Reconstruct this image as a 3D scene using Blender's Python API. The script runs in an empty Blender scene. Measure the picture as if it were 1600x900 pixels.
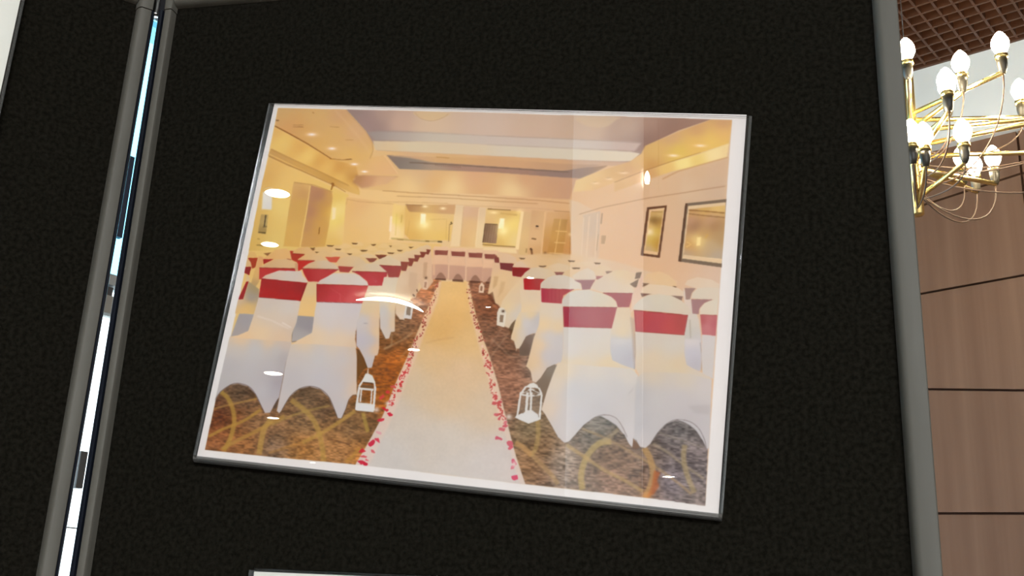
import bpy, bmesh, math, random
import numpy as np
from mathutils import Vector, Matrix

# ================================================================= camera, sky, lights, exposure
SC = bpy.context.scene
COL = SC.collection
Z0 = 1.60                                   # height of the middle of the display panel
CAMC = Vector((0.1401795, -0.54268224, Z0 - 0.17672059))
CAMR = Matrix(((0.97887388, 0.02413638, 0.20303536), (0.20062408, -0.30495081, -0.93099677), (0.0394449, 0.9520622, -0.30335072)))
cd = bpy.data.cameras.new('camera'); cam = bpy.data.objects.new('camera', cd); COL.objects.link(cam)
cam.matrix_world = Matrix.Translation(CAMC) @ CAMR.to_4x4()
cd.sensor_width = 36.0; cd.lens = 1679.07/1600*36.0; cd.clip_start = 0.02; cd.clip_end = 200
SC.camera = cam
# hall axes: A runs along the timber wall, B runs away from it (both horizontal, measured from the camera)
AX = Vector((math.sin(math.radians(118)), math.cos(math.radians(118)), 0)); BX = Vector((AX.y, -AX.x, 0))
def hall(a, b, z): return Vector((CAMC.x, CAMC.y, 0)) + AX*a + BX*b + Vector((0, 0, z))
HALL_ROT = math.atan2(AX.y, AX.x)           # z rotation that turns +x into A ( +y becomes -B )
CEIL = CAMC.z + 1.95

world = bpy.data.worlds.new('daylight'); SC.world = world; world.use_nodes = True
wn = world.node_tree.nodes; wl = world.node_tree.links
bg = wn['Background']; bg.inputs['Color'].default_value = (0.86, 0.95, 1.0, 1); bg.inputs['Strength'].default_value = 1.9

def area(name, loc, direction, sx, sy, power, col):
    l = bpy.data.lights.new(name, 'AREA'); l.shape = 'RECTANGLE'; l.size = sx; l.size_y = sy; l.energy = power; l.color = col
    o = bpy.data.objects.new(name, l); COL.objects.link(o); o.location = loc
    o.rotation_euler = Vector(direction).to_track_quat('-Z', 'Z').to_euler(); return o
area('window_daylight', hall(-2.72, 1.2, 1.75), AX, 7.0, 2.6, 70, (0.92, 0.97, 1.0))
area('hall_fill_area', hall(4.9, 3.6, CEIL - 0.05), (0, 0, -1), 3.4, 3.4, 560, (0.97, 0.99, 1.0))  # unseen area lamp added to light the boards from the front

sl = bpy.data.lights.new('column_fill_spot', 'SPOT'); sl.energy = 60; sl.spot_size = math.radians(26); sl.spot_blend = 0.6; sl.shadow_soft_size = 0.02; sl.color = (1.0, 0.96, 0.90)  # unseen spot added to brighten the column mirrored in the sleeve
so = bpy.data.objects.new('column_fill_spot', sl); COL.objects.link(so); so.location = (0.9, -1.3, CEIL - 0.04); so.rotation_euler = (Vector((-0.30, -2.93, 2.75)) - Vector(so.location)).to_track_quat('-Z', 'Y').to_euler()
SC.view_settings.view_transform = 'Standard'; SC.view_settings.look = 'None'
SC.view_settings.gamma = 1.0; SC.view_settings.exposure = 1.25; SC.view_settings.use_curve_mapping = False

# ================================================================= helpers
def mat(name, base=(0.5, 0.5, 0.5), rough=0.5, metal=0.0, spec=0.5, emit=None, estr=0.0):
    m = bpy.data.materials.new(name); m.use_nodes = True
    p = m.node_tree.nodes['Principled BSDF']
    p.inputs['Base Color'].default_value = (*base, 1); p.inputs['Roughness'].default_value = rough
    p.inputs['Metallic'].default_value = metal; p.inputs['Specular IOR Level'].default_value = spec
    if emit: p.inputs['Emission Color'].default_value = (*emit, 1); p.inputs['Emission Strength'].default_value = estr
    return m

def noise_col(m, c1, c2, scale=(20, 20, 20), detail=4, bump=0.0, bdist=0.001, coords='Object', lo=0.35, hi=0.65, bscale=None):
    nt = m.node_tree; p = nt.nodes['Principled BSDF']
    tc = nt.nodes.new('ShaderNodeTexCoord'); mp = nt.nodes.new('ShaderNodeMapping'); mp.inputs['Scale'].default_value = scale
    nz = nt.nodes.new('ShaderNodeTexNoise'); nz.inputs['Scale'].default_value = 1.0; nz.inputs['Detail'].default_value = detail
    rp = nt.nodes.new('ShaderNodeValToRGB'); rp.color_ramp.elements[0].position = lo; rp.color_ramp.elements[1].position = hi
    rp.color_ramp.elements[0].color = (*c1, 1); rp.color_ramp.elements[1].color = (*c2, 1)
    L = nt.links.new
    L(tc.outputs[coords], mp.inputs['Vector']); L(mp.outputs['Vector'], nz.inputs['Vector']); L(nz.outputs['Fac'], rp.inputs['Fac']); L(rp.outputs['Color'], p.inputs['Base Color'])
    if bump:
        b = nt.nodes.new('ShaderNodeBump'); b.inputs['Strength'].default_value = bump; b.inputs['Distance'].default_value = bdist
        if bscale:
            n2 = nt.nodes.new('ShaderNodeTexNoise'); n2.inputs['Scale'].default_value = bscale; n2.inputs['Detail'].default_value = 3
            L(tc.outputs[coords], n2.inputs['Vector']); L(n2.outputs['Fac'], b.inputs['Height'])
        else: L(nz.outputs['Fac'], b.inputs['Height'])
        L(b.outputs['Normal'], p.inputs['Normal'])
    return m

def clear_mat(name, tint, ior=1.49, rough=0.004):
    """clear plastic or glass pane: Fresnel reflection over straight transmission"""
    m = bpy.data.materials.new(name); m.use_nodes = True; nt = m.node_tree; nt.nodes.clear()
    out = nt.nodes.new('ShaderNodeOutputMaterial'); mx = nt.nodes.new('ShaderNodeMixShader'); fr = nt.nodes.new('ShaderNodeFresnel'); fr.inputs['IOR'].default_value = ior
    t = nt.nodes.new('ShaderNodeBsdfTransparent'); t.inputs['Color'].default_value = (*tint, 1)
    g = nt.nodes.new('ShaderNodeBsdfGlossy'); g.inputs['Roughness'].default_value = rough; g.inputs['Color'].default_value = (1, 1, 1, 1)
    nt.links.new(fr.outputs[0], mx.inputs[0]); nt.links.new(t.outputs[0], mx.inputs[1]); nt.links.new(g.outputs[0], mx.inputs[2]); nt.links.new(mx.outputs[0], out.inputs['Surface'])
    return m

def emat(name, col, s):
    m = bpy.data.materials.new(name); m.use_nodes = True; nt = m.node_tree; nt.nodes.clear()
    o = nt.nodes.new('ShaderNodeOutputMaterial'); e = nt.nodes.new('ShaderNodeEmission'); e.inputs['Color'].default_value = (*col, 1); e.inputs['Strength'].default_value = s
    nt.links.new(e.outputs[0], o.inputs['Surface']); return m

def mesh_obj(name, bm, m, parent=None, smooth=False, loc=None, rot=None):
    me = bpy.data.meshes.new(name); bm.normal_update(); bm.to_mesh(me); bm.free()
    me.materials.append(m)
    if smooth:
        for p in me.polygons: p.use_smooth = True
    o = bpy.data.objects.new(name, me); COL.objects.link(o)
    if parent: o.parent = parent
    if loc is not None: o.location = loc
    if rot is not None: o.rotation_euler = rot
    return o

def empty(name, loc, rot=(0, 0, 0)):
    o = bpy.data.objects.new(name, None); COL.objects.link(o); o.location = loc; o.rotation_euler = rot; o.empty_display_size = 0.05; return o

def tag(o, label=None, cat=None, group=None, kind=None):
    if label: o['label'] = label
    if cat: o['category'] = cat
    if group: o['group'] = group
    if kind: o['kind'] = kind
    return o

def box(bm, c, s, bevel=0.0, seg=2):
    r = bmesh.ops.create_cube(bm, size=1.0); vs = r['verts']
    for v in vs: v.co = Vector((v.co.x*s[0] + c[0], v.co.y*s[1] + c[1], v.co.z*s[2] + c[2]))
    if bevel > 0:
        es = list({e for v in vs for e in v.link_edges})
        bmesh.ops.bevel(bm, geom=es, offset=bevel, segments=seg, affect='EDGES', profile=0.5)
    return bm

def tube(bm, pts, r, n=10, caps=True):
    pts = [Vector(p) for p in pts]; rs = r if isinstance(r, (list, tuple)) else [r]*len(pts); rings = []
    up = Vector((0, 0, 1)); u0 = None
    for i, p in enumerate(pts):
        d = (pts[min(i+1, len(pts)-1)] - pts[max(i-1, 0)]).normalized()
        if u0 is None: u = d.cross(up if abs(d.z) < 0.9 else Vector((1, 0, 0))).normalized()
        else: u = (u0 - d*u0.dot(d)).normalized()
        u0 = u; v = d.cross(u)
        rings.append([bm.verts.new(p + (u*math.cos(2*math.pi*k/n) + v*math.sin(2*math.pi*k/n))*rs[i]) for k in range(n)])
    for a, b in zip(rings, rings[1:]):
        for k in range(n): bm.faces.new((a[k], a[(k+1) % n], b[(k+1) % n], b[k]))
    if caps: bm.faces.new(rings[0][::-1]); bm.faces.new(rings[-1])
    return bm

def lathe(bm, prof, n=20, c=(0, 0, 0)):
    rings = []
    for r, z in prof:
        if r < 1e-6: rings.append([bm.verts.new((c[0], c[1], c[2]+z))])
        else: rings.append([bm.verts.new((c[0]+r*math.cos(2*math.pi*k/n), c[1]+r*math.sin(2*math.pi*k/n), c[2]+z)) for k in range(n)])
    for a, b in zip(rings, rings[1:]):
        for k in range(n):
            k2 = (k+1) % n
            if len(a) == 1: bm.faces.new((a[0], b[k], b[k2]))
            elif len(b) == 1: bm.faces.new((a[k], a[k2], b[0]))
            else: bm.faces.new((a[k], a[k2], b[k2], b[k]))
    bmesh.ops.recalc_face_normals(bm, faces=bm.faces[:])
    return bm

# ================================================================= materials
M_white = noise_col(mat('white_plaster', rough=0.8), (0.78, 0.78, 0.77), (0.83, 0.83, 0.82), (3, 3, 3), bump=0.05)
M_ceil = noise_col(mat('ceiling_plaster', rough=0.85), (0.26, 0.25, 0.23), (0.30, 0.29, 0.27), (2, 2, 2))
M_plenum = mat('plenum_brown', (0.05, 0.022, 0.012), 0.9)
M_slat = noise_col(mat('brown_lattice', rough=0.55), (0.074, 0.026, 0.010), (0.098, 0.035, 0.014), (14, 14, 14))
M_floor = noise_col(mat('floor_carpet', rough=0.95), (0.13, 0.10, 0.08), (0.20, 0.16, 0.13), (40, 40, 40), bump=0.3, bdist=0.004)
M_wood = noise_col(mat('walnut_veneer', rough=0.5, spec=0.15), (0.145, 0.076, 0.048), (0.205, 0.116, 0.076), (16, 16, 0.7), detail=6, lo=0.3, hi=0.7)
M_gap = mat('dark_joint', (0.070, 0.028, 0.016), 0.9)
M_fabric = noise_col(mat('black_loop_fabric', rough=1.0, spec=0.05), (0.0038, 0.0034, 0.0022), (0.0092, 0.0083, 0.0060), (420, 420, 420), detail=2, bump=0.5, bdist=0.0006)
M_frame = noise_col(mat('grey_frame_plastic', rough=0.6, spec=0.3), (0.078, 0.074, 0.062), (0.098, 0.093, 0.079), (60, 60, 8))
M_gap_shade = mat('blue_black_gap_shade', (0.006, 0.008, 0.014), 0.3, spec=0.4)  # shade on the gap side of the frames put into a dark colour
M_black = mat('black_plastic', (0.012, 0.012, 0.014), 0.35)
M_paper = mat('white_paper', (0.72, 0.71, 0.66), 0.75, spec=0.2)
M_acrylic = clear_mat('clear_acrylic', (0.985, 0.988, 0.985))
M_acry_edge = clear_mat('clear_acrylic_edge', (0.66, 0.68, 0.68), 1.7, 0.10)
_nt = M_acry_edge.node_tree; _o = [n for n in _nt.nodes if n.type == 'OUTPUT_MATERIAL'][0]; _s = _o.inputs['Surface'].links[0].from_socket
_d = _nt.nodes.new('ShaderNodeBsdfDiffuse'); _d.inputs['Color'].default_value = (0.42, 0.43, 0.42, 1); _m = _nt.nodes.new('ShaderNodeMixShader'); _m.inputs[0].default_value = 0.11
_nt.links.new(_s, _m.inputs[1]); _nt.links.new(_d.outputs[0], _m.inputs[2]); _nt.links.new(_m.outputs[0], _o.inputs['Surface'])     # grey diffuse share stands in for light leaving the plastic at its edges
M_glass = clear_mat('window_glass', (0.93, 0.985, 1.0), 1.45)
M_tint = clear_mat('sky_tint_glass', (0.50, 0.86, 1.0), 1.45)  # cyan of the upper sky put into the pane colour
M_brass = mat('polished_brass', (0.95, 0.74, 0.30), 0.27, 1.0)
M_holder = mat('dark_lamp_socket', (0.035, 0.030, 0.022), 0.4)
M_wire = mat('brown_flex', (0.10, 0.060, 0.042), 0.45)
M_bulb = emat('glowing_bulb', (1.0, 0.87, 0.62), 55.0)
M_steel = mat('brushed_steel', (0.65, 0.65, 0.66), 0.25, 1.0)
M_alu = mat('window_frame_grey', (0.30, 0.31, 0.32), 0.5)
M_navy = mat('navy_blind', (0.012, 0.022, 0.055), 0.6)
M_char = mat('charcoal_panel', (0.05, 0.05, 0.055), 0.6)
M_lampdisc = emat('downlight_glow', (1.0, 0.90, 0.72), 30.0)
# ---------------------------------------------------------------- the printed photograph (flat print on the sheet)
SX0, SX1, SY0, SY1 = -141.0, 141.0, -109.5, 108.5        # millimetres covered by the print image
PW, PH = 1410, 1090
HM = [4.37682045e-01, 6.47329125e-02, -3.51063184e+02, 2.92974415e-02, -4.43394022e-01, 1.77015473e+02, 1.58535702e-04, 2.40976014e-04]

def art_xy(x, y):
    """artwork drawing coordinates -> print pixels"""
    w = HM[6]*x + HM[7]*y + 1
    mx = (HM[0]*x + HM[1]*y + HM[2])/w
    my = (HM[3]*x + HM[4]*y + HM[5])/w
    return (mx - SX0)/(SX1 - SX0)*PW, (SY1 - my)/(SY1 - SY0)*PH

IMG = np.zeros((PH, PW, 3), np.float32)
rngp = np.random.RandomState(7)

def vnoise(h, w, cell, cellx=None, seed=0):
    r = np.random.RandomState(seed); cx = cellx or cell
    gh, gw = int(h/cell) + 3, int(w/cx) + 3
    g = r.rand(gh, gw).astype(np.float32)
    yy = np.arange(h)/cell; xx = np.arange(w)/cx
    y0 = yy.astype(int); x0 = xx.astype(int); fy = (yy - y0)[:, None]; fx = (xx - x0)[None, :]
    fy = fy*fy*(3 - 2*fy); fx = fx*fx*(3 - 2*fx)
    a = g[y0][:, x0]; b = g[y0][:, x0+1]; c = g[y0+1][:, x0]; d = g[y0+1][:, x0+1]
    return (a*(1-fx) + b*fx)*(1-fy) + (c*(1-fx) + d*fx)*fy

def smooth_pts(pts, n=6):
    q = []
    m = len(pts)
    for i in range(m):
        p0, p1, p2, p3 = (np.array(pts[(i+k-1) % m], float) for k in range(4))
        for t in np.arange(n)/n:
            q.append(tuple(0.5*((2*p1) + (p2-p0)*t + (2*p0-5*p1+4*p2-p3)*t*t + (3*p1-p0-3*p2+p3)*t**3)))
    return q

def blur2(a, s):
    if s <= 0: return a
    k = int(np.ceil(2.5*s)); x = np.arange(-k, k+1); g = np.exp(-x*x/(2*s*s)); g /= g.sum()
    p = np.pad(a, ((k, k), (0, 0)), mode='edge')
    o = sum(g[i]*p[i:i+a.shape[0]] for i in range(2*k+1))
    p = np.pad(o, ((0, 0), (k, k)), mode='edge')
    return sum(g[i]*p[:, i:i+a.shape[1]] for i in range(2*k+1))

def cover(q, soft):
    xs = [p[0] for p in q]; ys = [p[1] for p in q]
    pad = int(3*soft) + 2
    x0, x1 = max(0, int(min(xs)) - pad), min(PW, int(max(xs)) + pad + 2)
    y0, y1 = max(0, int(min(ys)) - pad), min(PH, int(max(ys)) + pad + 2)
    if x1 <= x0 or y1 <= y0: return None
    X = np.arange(x0, x1)[None, :] + 0.5
    ins = np.zeros((y1-y0, x1-x0), bool)
    Yv = np.arange(y0, y1) + 0.5
    n = len(q)
    for i in range(n):
        (ax, ay), (bx, by) = q[i], q[(i+1) % n]
        if ay == by: continue
        lo, hi = min(ay, by), max(ay, by)
        r0, r1 = np.searchsorted(Yv, lo), np.searchsorted(Yv, hi)
        if r1 <= r0: continue
        xi = ax + (Yv[r0:r1] - ay)/(by - ay)*(bx - ax)
        ins[r0:r1] ^= X < xi[:, None]
    m = ins.astype(np.float32)
    return x0, y0, x1, y1, (blur2(m, soft) if soft > 0 else m)

def colour_field(col, x0, y0, x1, y1):
    if not isinstance(col, list): return np.array(col, np.float32)
    Y, X = np.mgrid[y0:y1, x0:x1].astype(np.float32)
    num = 0; den = 0
    an = [art_xy(ax, ay) for ax, ay, c in col]
    near = [min([np.hypot(p[0]-q[0], p[1]-q[1]) for q in an if q is not p] or [30]) for p in an]
    s2 = (0.6*float(np.mean(near)))**2 + 30.0
    for (px, py), (ax, ay, c) in zip(an, col):
        w = 1.0/((X-px)**2 + (Y-py)**2 + s2)**1.7
        num = num + w[..., None]*np.array(c, np.float32); den = den + w
    return num/den[..., None]

def P(pts, col, soft=1.2, a=1.0, sm=False, tex=None):
    if sm: pts = smooth_pts(pts)
    r = cover([art_xy(*p) for p in pts], soft)
    if r is None: return
    x0, y0, x1, y1, m = r
    c = colour_field(col, x0, y0, x1, y1)
    if tex is not None:
        c = np.clip(c*tex[y0:y1, x0:x1, None], 0, 255)
    m = (m*a)[..., None]
    IMG[y0:y1, x0:x1] = IMG[y0:y1, x0:x1]*(1-m) + c*m

def S(pts, w, col, a=1.0, soft=1.0, w2=None):
    """stroke of width w (artwork units), tapering to w2"""
    pts = [np.array(p, float) for p in pts]; n = len(pts); L = []; R = []
    for i, p in enumerate(pts):
        d = pts[min(i+1, n-1)] - pts[max(i-1, 0)]; d /= max(np.hypot(*d), 1e-6)
        ww = (w if w2 is None else w + (w2 - w)*i/(n-1))/2
        nn = np.array([-d[1], d[0]])*ww
        L.append(tuple(p+nn)); R.append(tuple(p-nn))
    P(L + R[::-1], col, soft, a)

def CV(pts, n=8):
    """open smooth curve through points"""
    e = [tuple(2*np.array(pts[0], float)-np.array(pts[1], float))] + list(pts) + [tuple(2*np.array(pts[-1], float)-np.array(pts[-2], float))]
    q = []
    for i in range(1, len(e)-2):
        p0, p1, p2, p3 = (np.array(e[i+k-1], float) for k in range(4))
        for t in np.arange(n)/n:
            q.append(tuple(0.5*((2*p1) + (p2-p0)*t + (2*p0-5*p1+4*p2-p3)*t*t + (3*p1-p0-3*p2+p3)*t**3)))
    q.append(tuple(pts[-1])); return q

def G(cx, cy, rx, ry, col, a=1.0, ang=0.0):
    px, py = art_xy(cx, cy); sc = art_xy(cx+1, cy)[0] - px
    rx *= sc; ry *= sc; k = int(3*max(rx, ry)) + 1
    x0, x1, y0, y1 = max(0, int(px)-k), min(PW, int(px)+k), max(0, int(py)-k), min(PH, int(py)+k)
    Y, X = np.mgrid[y0:y1, x0:x1].astype(np.float32)
    u = (X-px)*np.cos(ang) + (Y-py)*np.sin(ang); v = -(X-px)*np.sin(ang) + (Y-py)*np.cos(ang)
    m = (a*np.exp(-0.5*((u/rx)**2 + (v/ry)**2)))[..., None]
    IMG[y0:y1, x0:x1] = IMG[y0:y1, x0:x1]*(1-m) + np.array(col, np.float32)*m

PAPER = (226, 213, 201)

def paint_room():
    IMG[:] = PAPER
    # ---- walls (one soft field), then ceiling pieces
    P([(434, 169), (600, 172), (780, 176.5), (960, 181.5), (1144, 187.5), (1127, 420), (1102, 791), (820, 756), (555, 726), (320, 703), (371, 480)],
      [(420, 280, (226, 182, 108)), (400, 370, (222, 180, 104)), (560, 340, (230, 186, 124)), (600, 320, (232, 190, 130)), (600, 370, (232, 188, 128)),
       (720, 320, (228, 190, 142)), (720, 370, (226, 186, 134)), (840, 330, (216, 170, 126)), (880, 340, (214, 164, 112)), (940, 340, (218, 176, 138)), (1000, 420, (216, 170, 128)),
       (1060, 400, (214, 170, 132)), (1120, 430, (210, 176, 150)), (1000, 340, (214, 170, 134)), (950, 300, (216, 172, 126)), (1090, 300, (206, 170, 138)), (1040, 300, (212, 172, 132)),
       (600, 450, (214, 182, 140)), (700, 600, (206, 176, 146))], 1.5)
    # upper tray of the ceiling
    P([(541, 171), (600, 172), (780, 176.5), (960, 181.5), (1112, 186.5), (1060, 204), (1010, 228), (995, 257), (590, 236), (572, 205)],
      [(548, 176, (152, 124, 112)), (575, 190, (160, 128, 118)), (600, 178, (186, 150, 128)), (620, 190, (204, 166, 140)), (670, 195, (212, 178, 146)), (760, 195, (206, 174, 150)),
       (840, 195, (202, 168, 142)), (920, 200, (200, 166, 138)), (985, 200, (194, 158, 130)), (1020, 195, (182, 144, 122)), (1060, 194, (158, 120, 100)), (1090, 190, (162, 124, 104)), (1030, 208, (152, 114, 96)), (1008, 220, (136, 102, 90)), (1050, 203, (150, 112, 94)), (985, 215, (170, 136, 116)),
       (590, 200, (158, 128, 118))], 1.0)
    P([(574, 207), (590, 204.5), (680, 207), (760, 212.5), (880, 217), (985, 222), (1002, 224), (992, 236), (880, 231), (760, 226), (680, 221.5), (586, 219)],
      [(585, 212, (150, 132, 122)), (620, 212, (190, 166, 148)), (680, 214, (204, 182, 156)), (780, 218, (204, 178, 158)), (900, 225, (204, 180, 160)), (1000, 230, (190, 156, 138))], 2.2)
    P([(583, 220), (680, 222), (760, 226.5), (880, 231.5), (985, 237), (1000, 240), (988, 252), (960, 252.5), (900, 250), (780, 244), (700, 240), (586, 235)],
      [(590, 226, (206, 182, 150)), (640, 230, (214, 190, 156)), (720, 233, (212, 190, 160)), (800, 236, (212, 190, 162)), (880, 240, (212, 190, 162)), (980, 246, (214, 190, 160)), (600, 234, (222, 184, 136)), (720, 240, (214, 184, 148))], 1.4)
    S([(582, 204), (640, 206), (760, 212)], 2.2, (150, 122, 112), .35, 2.0, 1.0); S([(585, 219.5), (650, 221)], 1.6, (140, 120, 112), .4, 1.5, .8)
    S([(760, 212), (880, 217), (1008, 223)], 1.5, (160, 134, 118), .45, 1.5)
    S([(760, 226), (880, 231.5), (1006, 237.5)], 1.3, (170, 146, 132), .4, 1.5)
    # recessed lights on the tray
    P([(648, 175), (655, 184), (668, 188.5), (682, 188.5), (695, 183), (702, 177)], (214, 176, 128), 1.5, .7, True)
    S(CV([(648, 176), (657, 185), (674, 189), (692, 184), (701, 178)]), 1.2, (186, 146, 112), .5)
    P([(900, 183), (912, 195), (930, 199), (948, 198), (962, 188), (966, 183)], (208, 174, 136), 2, .6, True)
    # beam under the tray
    P([(586, 235), (700, 240.5), (780, 244.5), (900, 250.5), (994, 254), (985, 260), (950, 259), (930, 270), (900, 282), (890, 312), (760, 304), (640, 300), (565, 296), (560, 270)],
      [(600, 250, (222, 178, 122)), (640, 250, (214, 168, 124)), (700, 248, (212, 166, 114)), (780, 252, (208, 160, 112)), (860, 254, (208, 160, 114)), (920, 256, (196, 158, 128)), (660, 272, (214, 172, 128)), (740, 274, (216, 164, 122)), (600, 275, (224, 176, 116)),
       (820, 280, (206, 154, 112)), (870, 284, (198, 148, 112)), (890, 300, (196, 148, 114)), (640, 292, (234, 196, 136)), (705, 293, (236, 200, 142)), (800, 299, (234, 200, 144)), (755, 296, (216, 166, 116)), (860, 305, (204, 154, 112)), (590, 292, (222, 178, 118)), (680, 284, (220, 170, 112))], 1.5)
    # second recess
    P([(604, 242.5), (640, 245), (675, 253), (760, 259), (880, 267), (908, 262), (950, 259), (928, 270), (908, 279), (880, 277.5), (780, 270), (680, 266), (624, 264)],
      [(610, 246, (142, 112, 96)), (622, 257, (132, 116, 104)), (640, 260, (150, 132, 114)), (680, 262, (176, 146, 120)), (720, 263, (170, 130, 108)), (800, 267, (166, 126, 104)), (880, 272, (148, 118, 104)), (910, 270, (152, 122, 104)), (945, 260, (172, 132, 98))], 1.2)
    P([(606, 243.5), (760, 247), (878, 256), (940, 258), (905, 263), (880, 266), (760, 258.5), (676, 253.5), (640, 247)], [(640, 246, (206, 160, 120)), (700, 248, (210, 162, 108)), (800, 254, (206, 156, 112)), (870, 260, (194, 148, 110)), (920, 260, (176, 140, 112))], 1.5, .85)
    S([(640, 254), (690, 256.5), (760, 261), (830, 265.5), (890, 269)], 2.2, (118, 92, 76), .75, 1.2, 1.4)
    for k in range(13): S([(680+k*3.2, 256.6+k*.25), (681.5+k*3.2, 259.5+k*.25)], 1.2, (110, 80, 64), .5)
    S([(682, 245.5), (702, 247)], 1.6, (180, 130, 70), .6)
    # cornice double line on the far wall
    S([(598, 298), (640, 301), (700, 304.5), (760, 308), (840, 313), (890, 318)], 1.6, (176, 124, 76), .55, 1.0)
    S([(620, 306.5), (700, 309.5), (760, 313.5), (840, 318.5)], 1.6, (178, 126, 78), .5, 1.0)
    S([(562, 315), (640, 316), (700, 318)], 1.2, (196, 146, 94), .5, 1.2)
    S([(700, 320), (840, 326), (890, 331)], 1.3, (196, 150, 110), .5, 1.2)
    # ---- left soffit
    P([(434, 168.5), (541, 171.5), (556, 189), (572, 206), (582, 222), (584, 232), (582, 246), (600, 243), (606, 246), (622, 272), (560, 272), (523, 251), (430, 197)],
      [(445, 175, (206, 160, 100)), (500, 180, (210, 164, 102)), (530, 178, (206, 156, 108)), (560, 205, (212, 164, 118)), (575, 225, (212, 164, 110)), (520, 210, (214, 166, 100)), (500, 230, (214, 164, 92)), (450, 200, (208, 152, 92)),
       (550, 245, (220, 172, 98)), (590, 255, (224, 174, 118)), (610, 268, (224, 174, 122)), (578, 238, (222, 176, 104)), (470, 210, (208, 156, 90))], 1.2)
    S([(523, 172), (540, 190), (565, 220), (578, 240)], 2, (228, 184, 136), .35, 3)
    S([(541, 172), (556, 189), (572, 206), (582, 223), (583, 236), (578, 248)], 1.6, (150, 108, 76), .30, 1.2)
    S([(600, 243), (608, 252), (622, 272)], 1.6, (236, 194, 142), .5, 1.0); S([(565, 275), (590, 276), (622, 276.5)], 1.6, (180, 132, 86), .5, 1.4)
    # cove glow and left wall
    P([(429, 199), (480, 227), (515, 247), (525, 251), (556, 258), (560, 274), (552, 280), (560, 292), (562, 300), (560, 300), (423, 232)],
      [(430, 206, (220, 168, 92)), (440, 222, (228, 186, 104)), (470, 230, (220, 166, 88)), (480, 245, (232, 190, 106)), (510, 262, (226, 178, 98)), (500, 252, (216, 160, 82)), (530, 262, (210, 152, 76)), (530, 280, (230, 182, 98)), (553, 268, (214, 160, 88)), (552, 278, (190, 134, 66)), (545, 290, (228, 180, 98))], 1.5)
    S([(429.5, 197), (455, 210.5), (480, 224.5), (500, 237), (518, 248.5)], 1.9, (128, 70, 22), .8, .9, 1.4)
    S([(515, 248), (535, 250), (551, 249)], 1.4, (150, 92, 36), .55, 1.0); S([(540, 249.5), (549, 248.5)], 1.4, (128, 78, 36), .6, .8)
    # far left corner: brown end of the cove
    P([(556, 274), (575, 274), (622, 276), (604, 288), (575, 293), (564, 294), (551, 285)], [(560, 279, (176, 122, 76)), (575, 283, (196, 142, 104)), (610, 280, (214, 166, 122)), (590, 290, (222, 172, 122))], 2.5, .9)
    P([(423, 233), (460, 251), (500, 269), (540, 287), (562, 299), (562, 305), (548, 301), (500, 280), (460, 262), (419, 243)], [(430, 240, (198, 148, 82)), (480, 262, (206, 156, 82)), (520, 281, (200, 148, 74)), (555, 301, (222, 174, 98))], 1.2)
    S([(423.5, 233), (460, 250.5), (500, 268.5), (545, 290)], 2, (178, 126, 62), .75, 1.2, 1.2)
    S([(421, 241), (460, 260), (500, 279), (545, 301)], 1.6, (230, 184, 106), .7, 1.0)
    S([(420, 244), (450, 258), (470, 266), (500, 279.5), (525, 291), (540, 300)], 2, (168, 114, 54), .8, 1.0, 1.2)
    # ceiling spots
    for x, y, rx, ry in ((487, 210, 7, 2.6), (518.5, 232, 6, 2.4), (553.5, 256.5, 5.5, 2), (569.5, 268, 5, 1.8)):
        G(x, y, rx*1.3, ry*1.4, (232, 182, 120), .6); G(x, y, rx*.62, ry*.6, (246, 226, 214), 1.0)
    for x, y, w in ((466, 196.5, 16), ):
        S([(x-w/2, y-1), (x+w/2, y-1)], 1.0, (150, 100, 52), .6); S([(x-w/2, y+1.8), (x+w/2, y+2)], 1.2, (140, 90, 46), .6); 
    S([(516, 198), (530, 199)], 1.2, (180, 132, 76), .7); S([(540, 218.5), (552, 219)], 1.2, (178, 128, 70), .6); S([(488, 175.5), (491, 177)], 1.5, (160, 108, 56), .7); S([(431, 188), (436, 188.5)], 2, (120, 76, 36), .8)
    # ---- left wall pieces
    P([(420, 246), (460, 265), (520, 292), (545, 304), (530, 390), (384, 392), (400, 320)], [(425, 256, (222, 172, 98)), (420, 275, (212, 160, 84)), (450, 275, (228, 184, 108)), (520, 305, (228, 186, 106)), (440, 320, (230, 196, 116)), (430, 380, (222, 186, 108)), (400, 340, (214, 168, 90)), (392, 385, (208, 164, 84)), (460, 290, (230, 184, 106))], 1.2)
    P([(459, 284), (485, 289), (477, 340), (470, 386), (443, 385), (451, 330)], [(462, 290, (208, 160, 98)), (480, 292, (216, 168, 102)), (470, 320, (206, 158, 84)), (460, 370, (212, 164, 88)), (450, 380, (210, 162, 84)), (475, 300, (198, 146, 88))], 1.2)
    P([(485, 289), (518, 299), (521, 310), (513, 360), (508, 386), (470, 386), (478, 340)], [(490, 295, (184, 130, 92)), (500, 305, (176, 122, 92)), (486, 330, (180, 126, 92)), (515, 305, (206, 154, 82)), (512, 330, (214, 162, 76)), (500, 350, (206, 154, 78)), (480, 350, (190, 138, 88)), (490, 375, (200, 148, 84)), (508, 380, (210, 160, 80)), (503, 322, (196, 144, 78))], 1.2)
    S([(485, 290), (480, 325), (473, 362), (469, 386)], 2.0, (232, 192, 116), .7, 1.0)
    S([(460, 285), (490, 289), (520, 300)], 1.2, (166, 116, 62), .6)
    S([(521, 286), (517.5, 297)], 3, (150, 92, 30), .85, .8, 2.2); S([(518, 286), (522.5, 291)], 3.2, (140, 84, 28), .6, .9)
    S([(499.5, 355), (498.3, 366)], 1.6, (134, 86, 34), .8, .7)
    P([(521, 300), (541, 306), (541, 320), (535, 388), (508, 388), (515, 350)], [(526, 306, (226, 184, 98)), (525, 345, (230, 196, 104)), (530, 330, (236, 204, 128)), (535, 360, (230, 190, 122)), (520, 380, (222, 178, 100))], 1.5)
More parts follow.
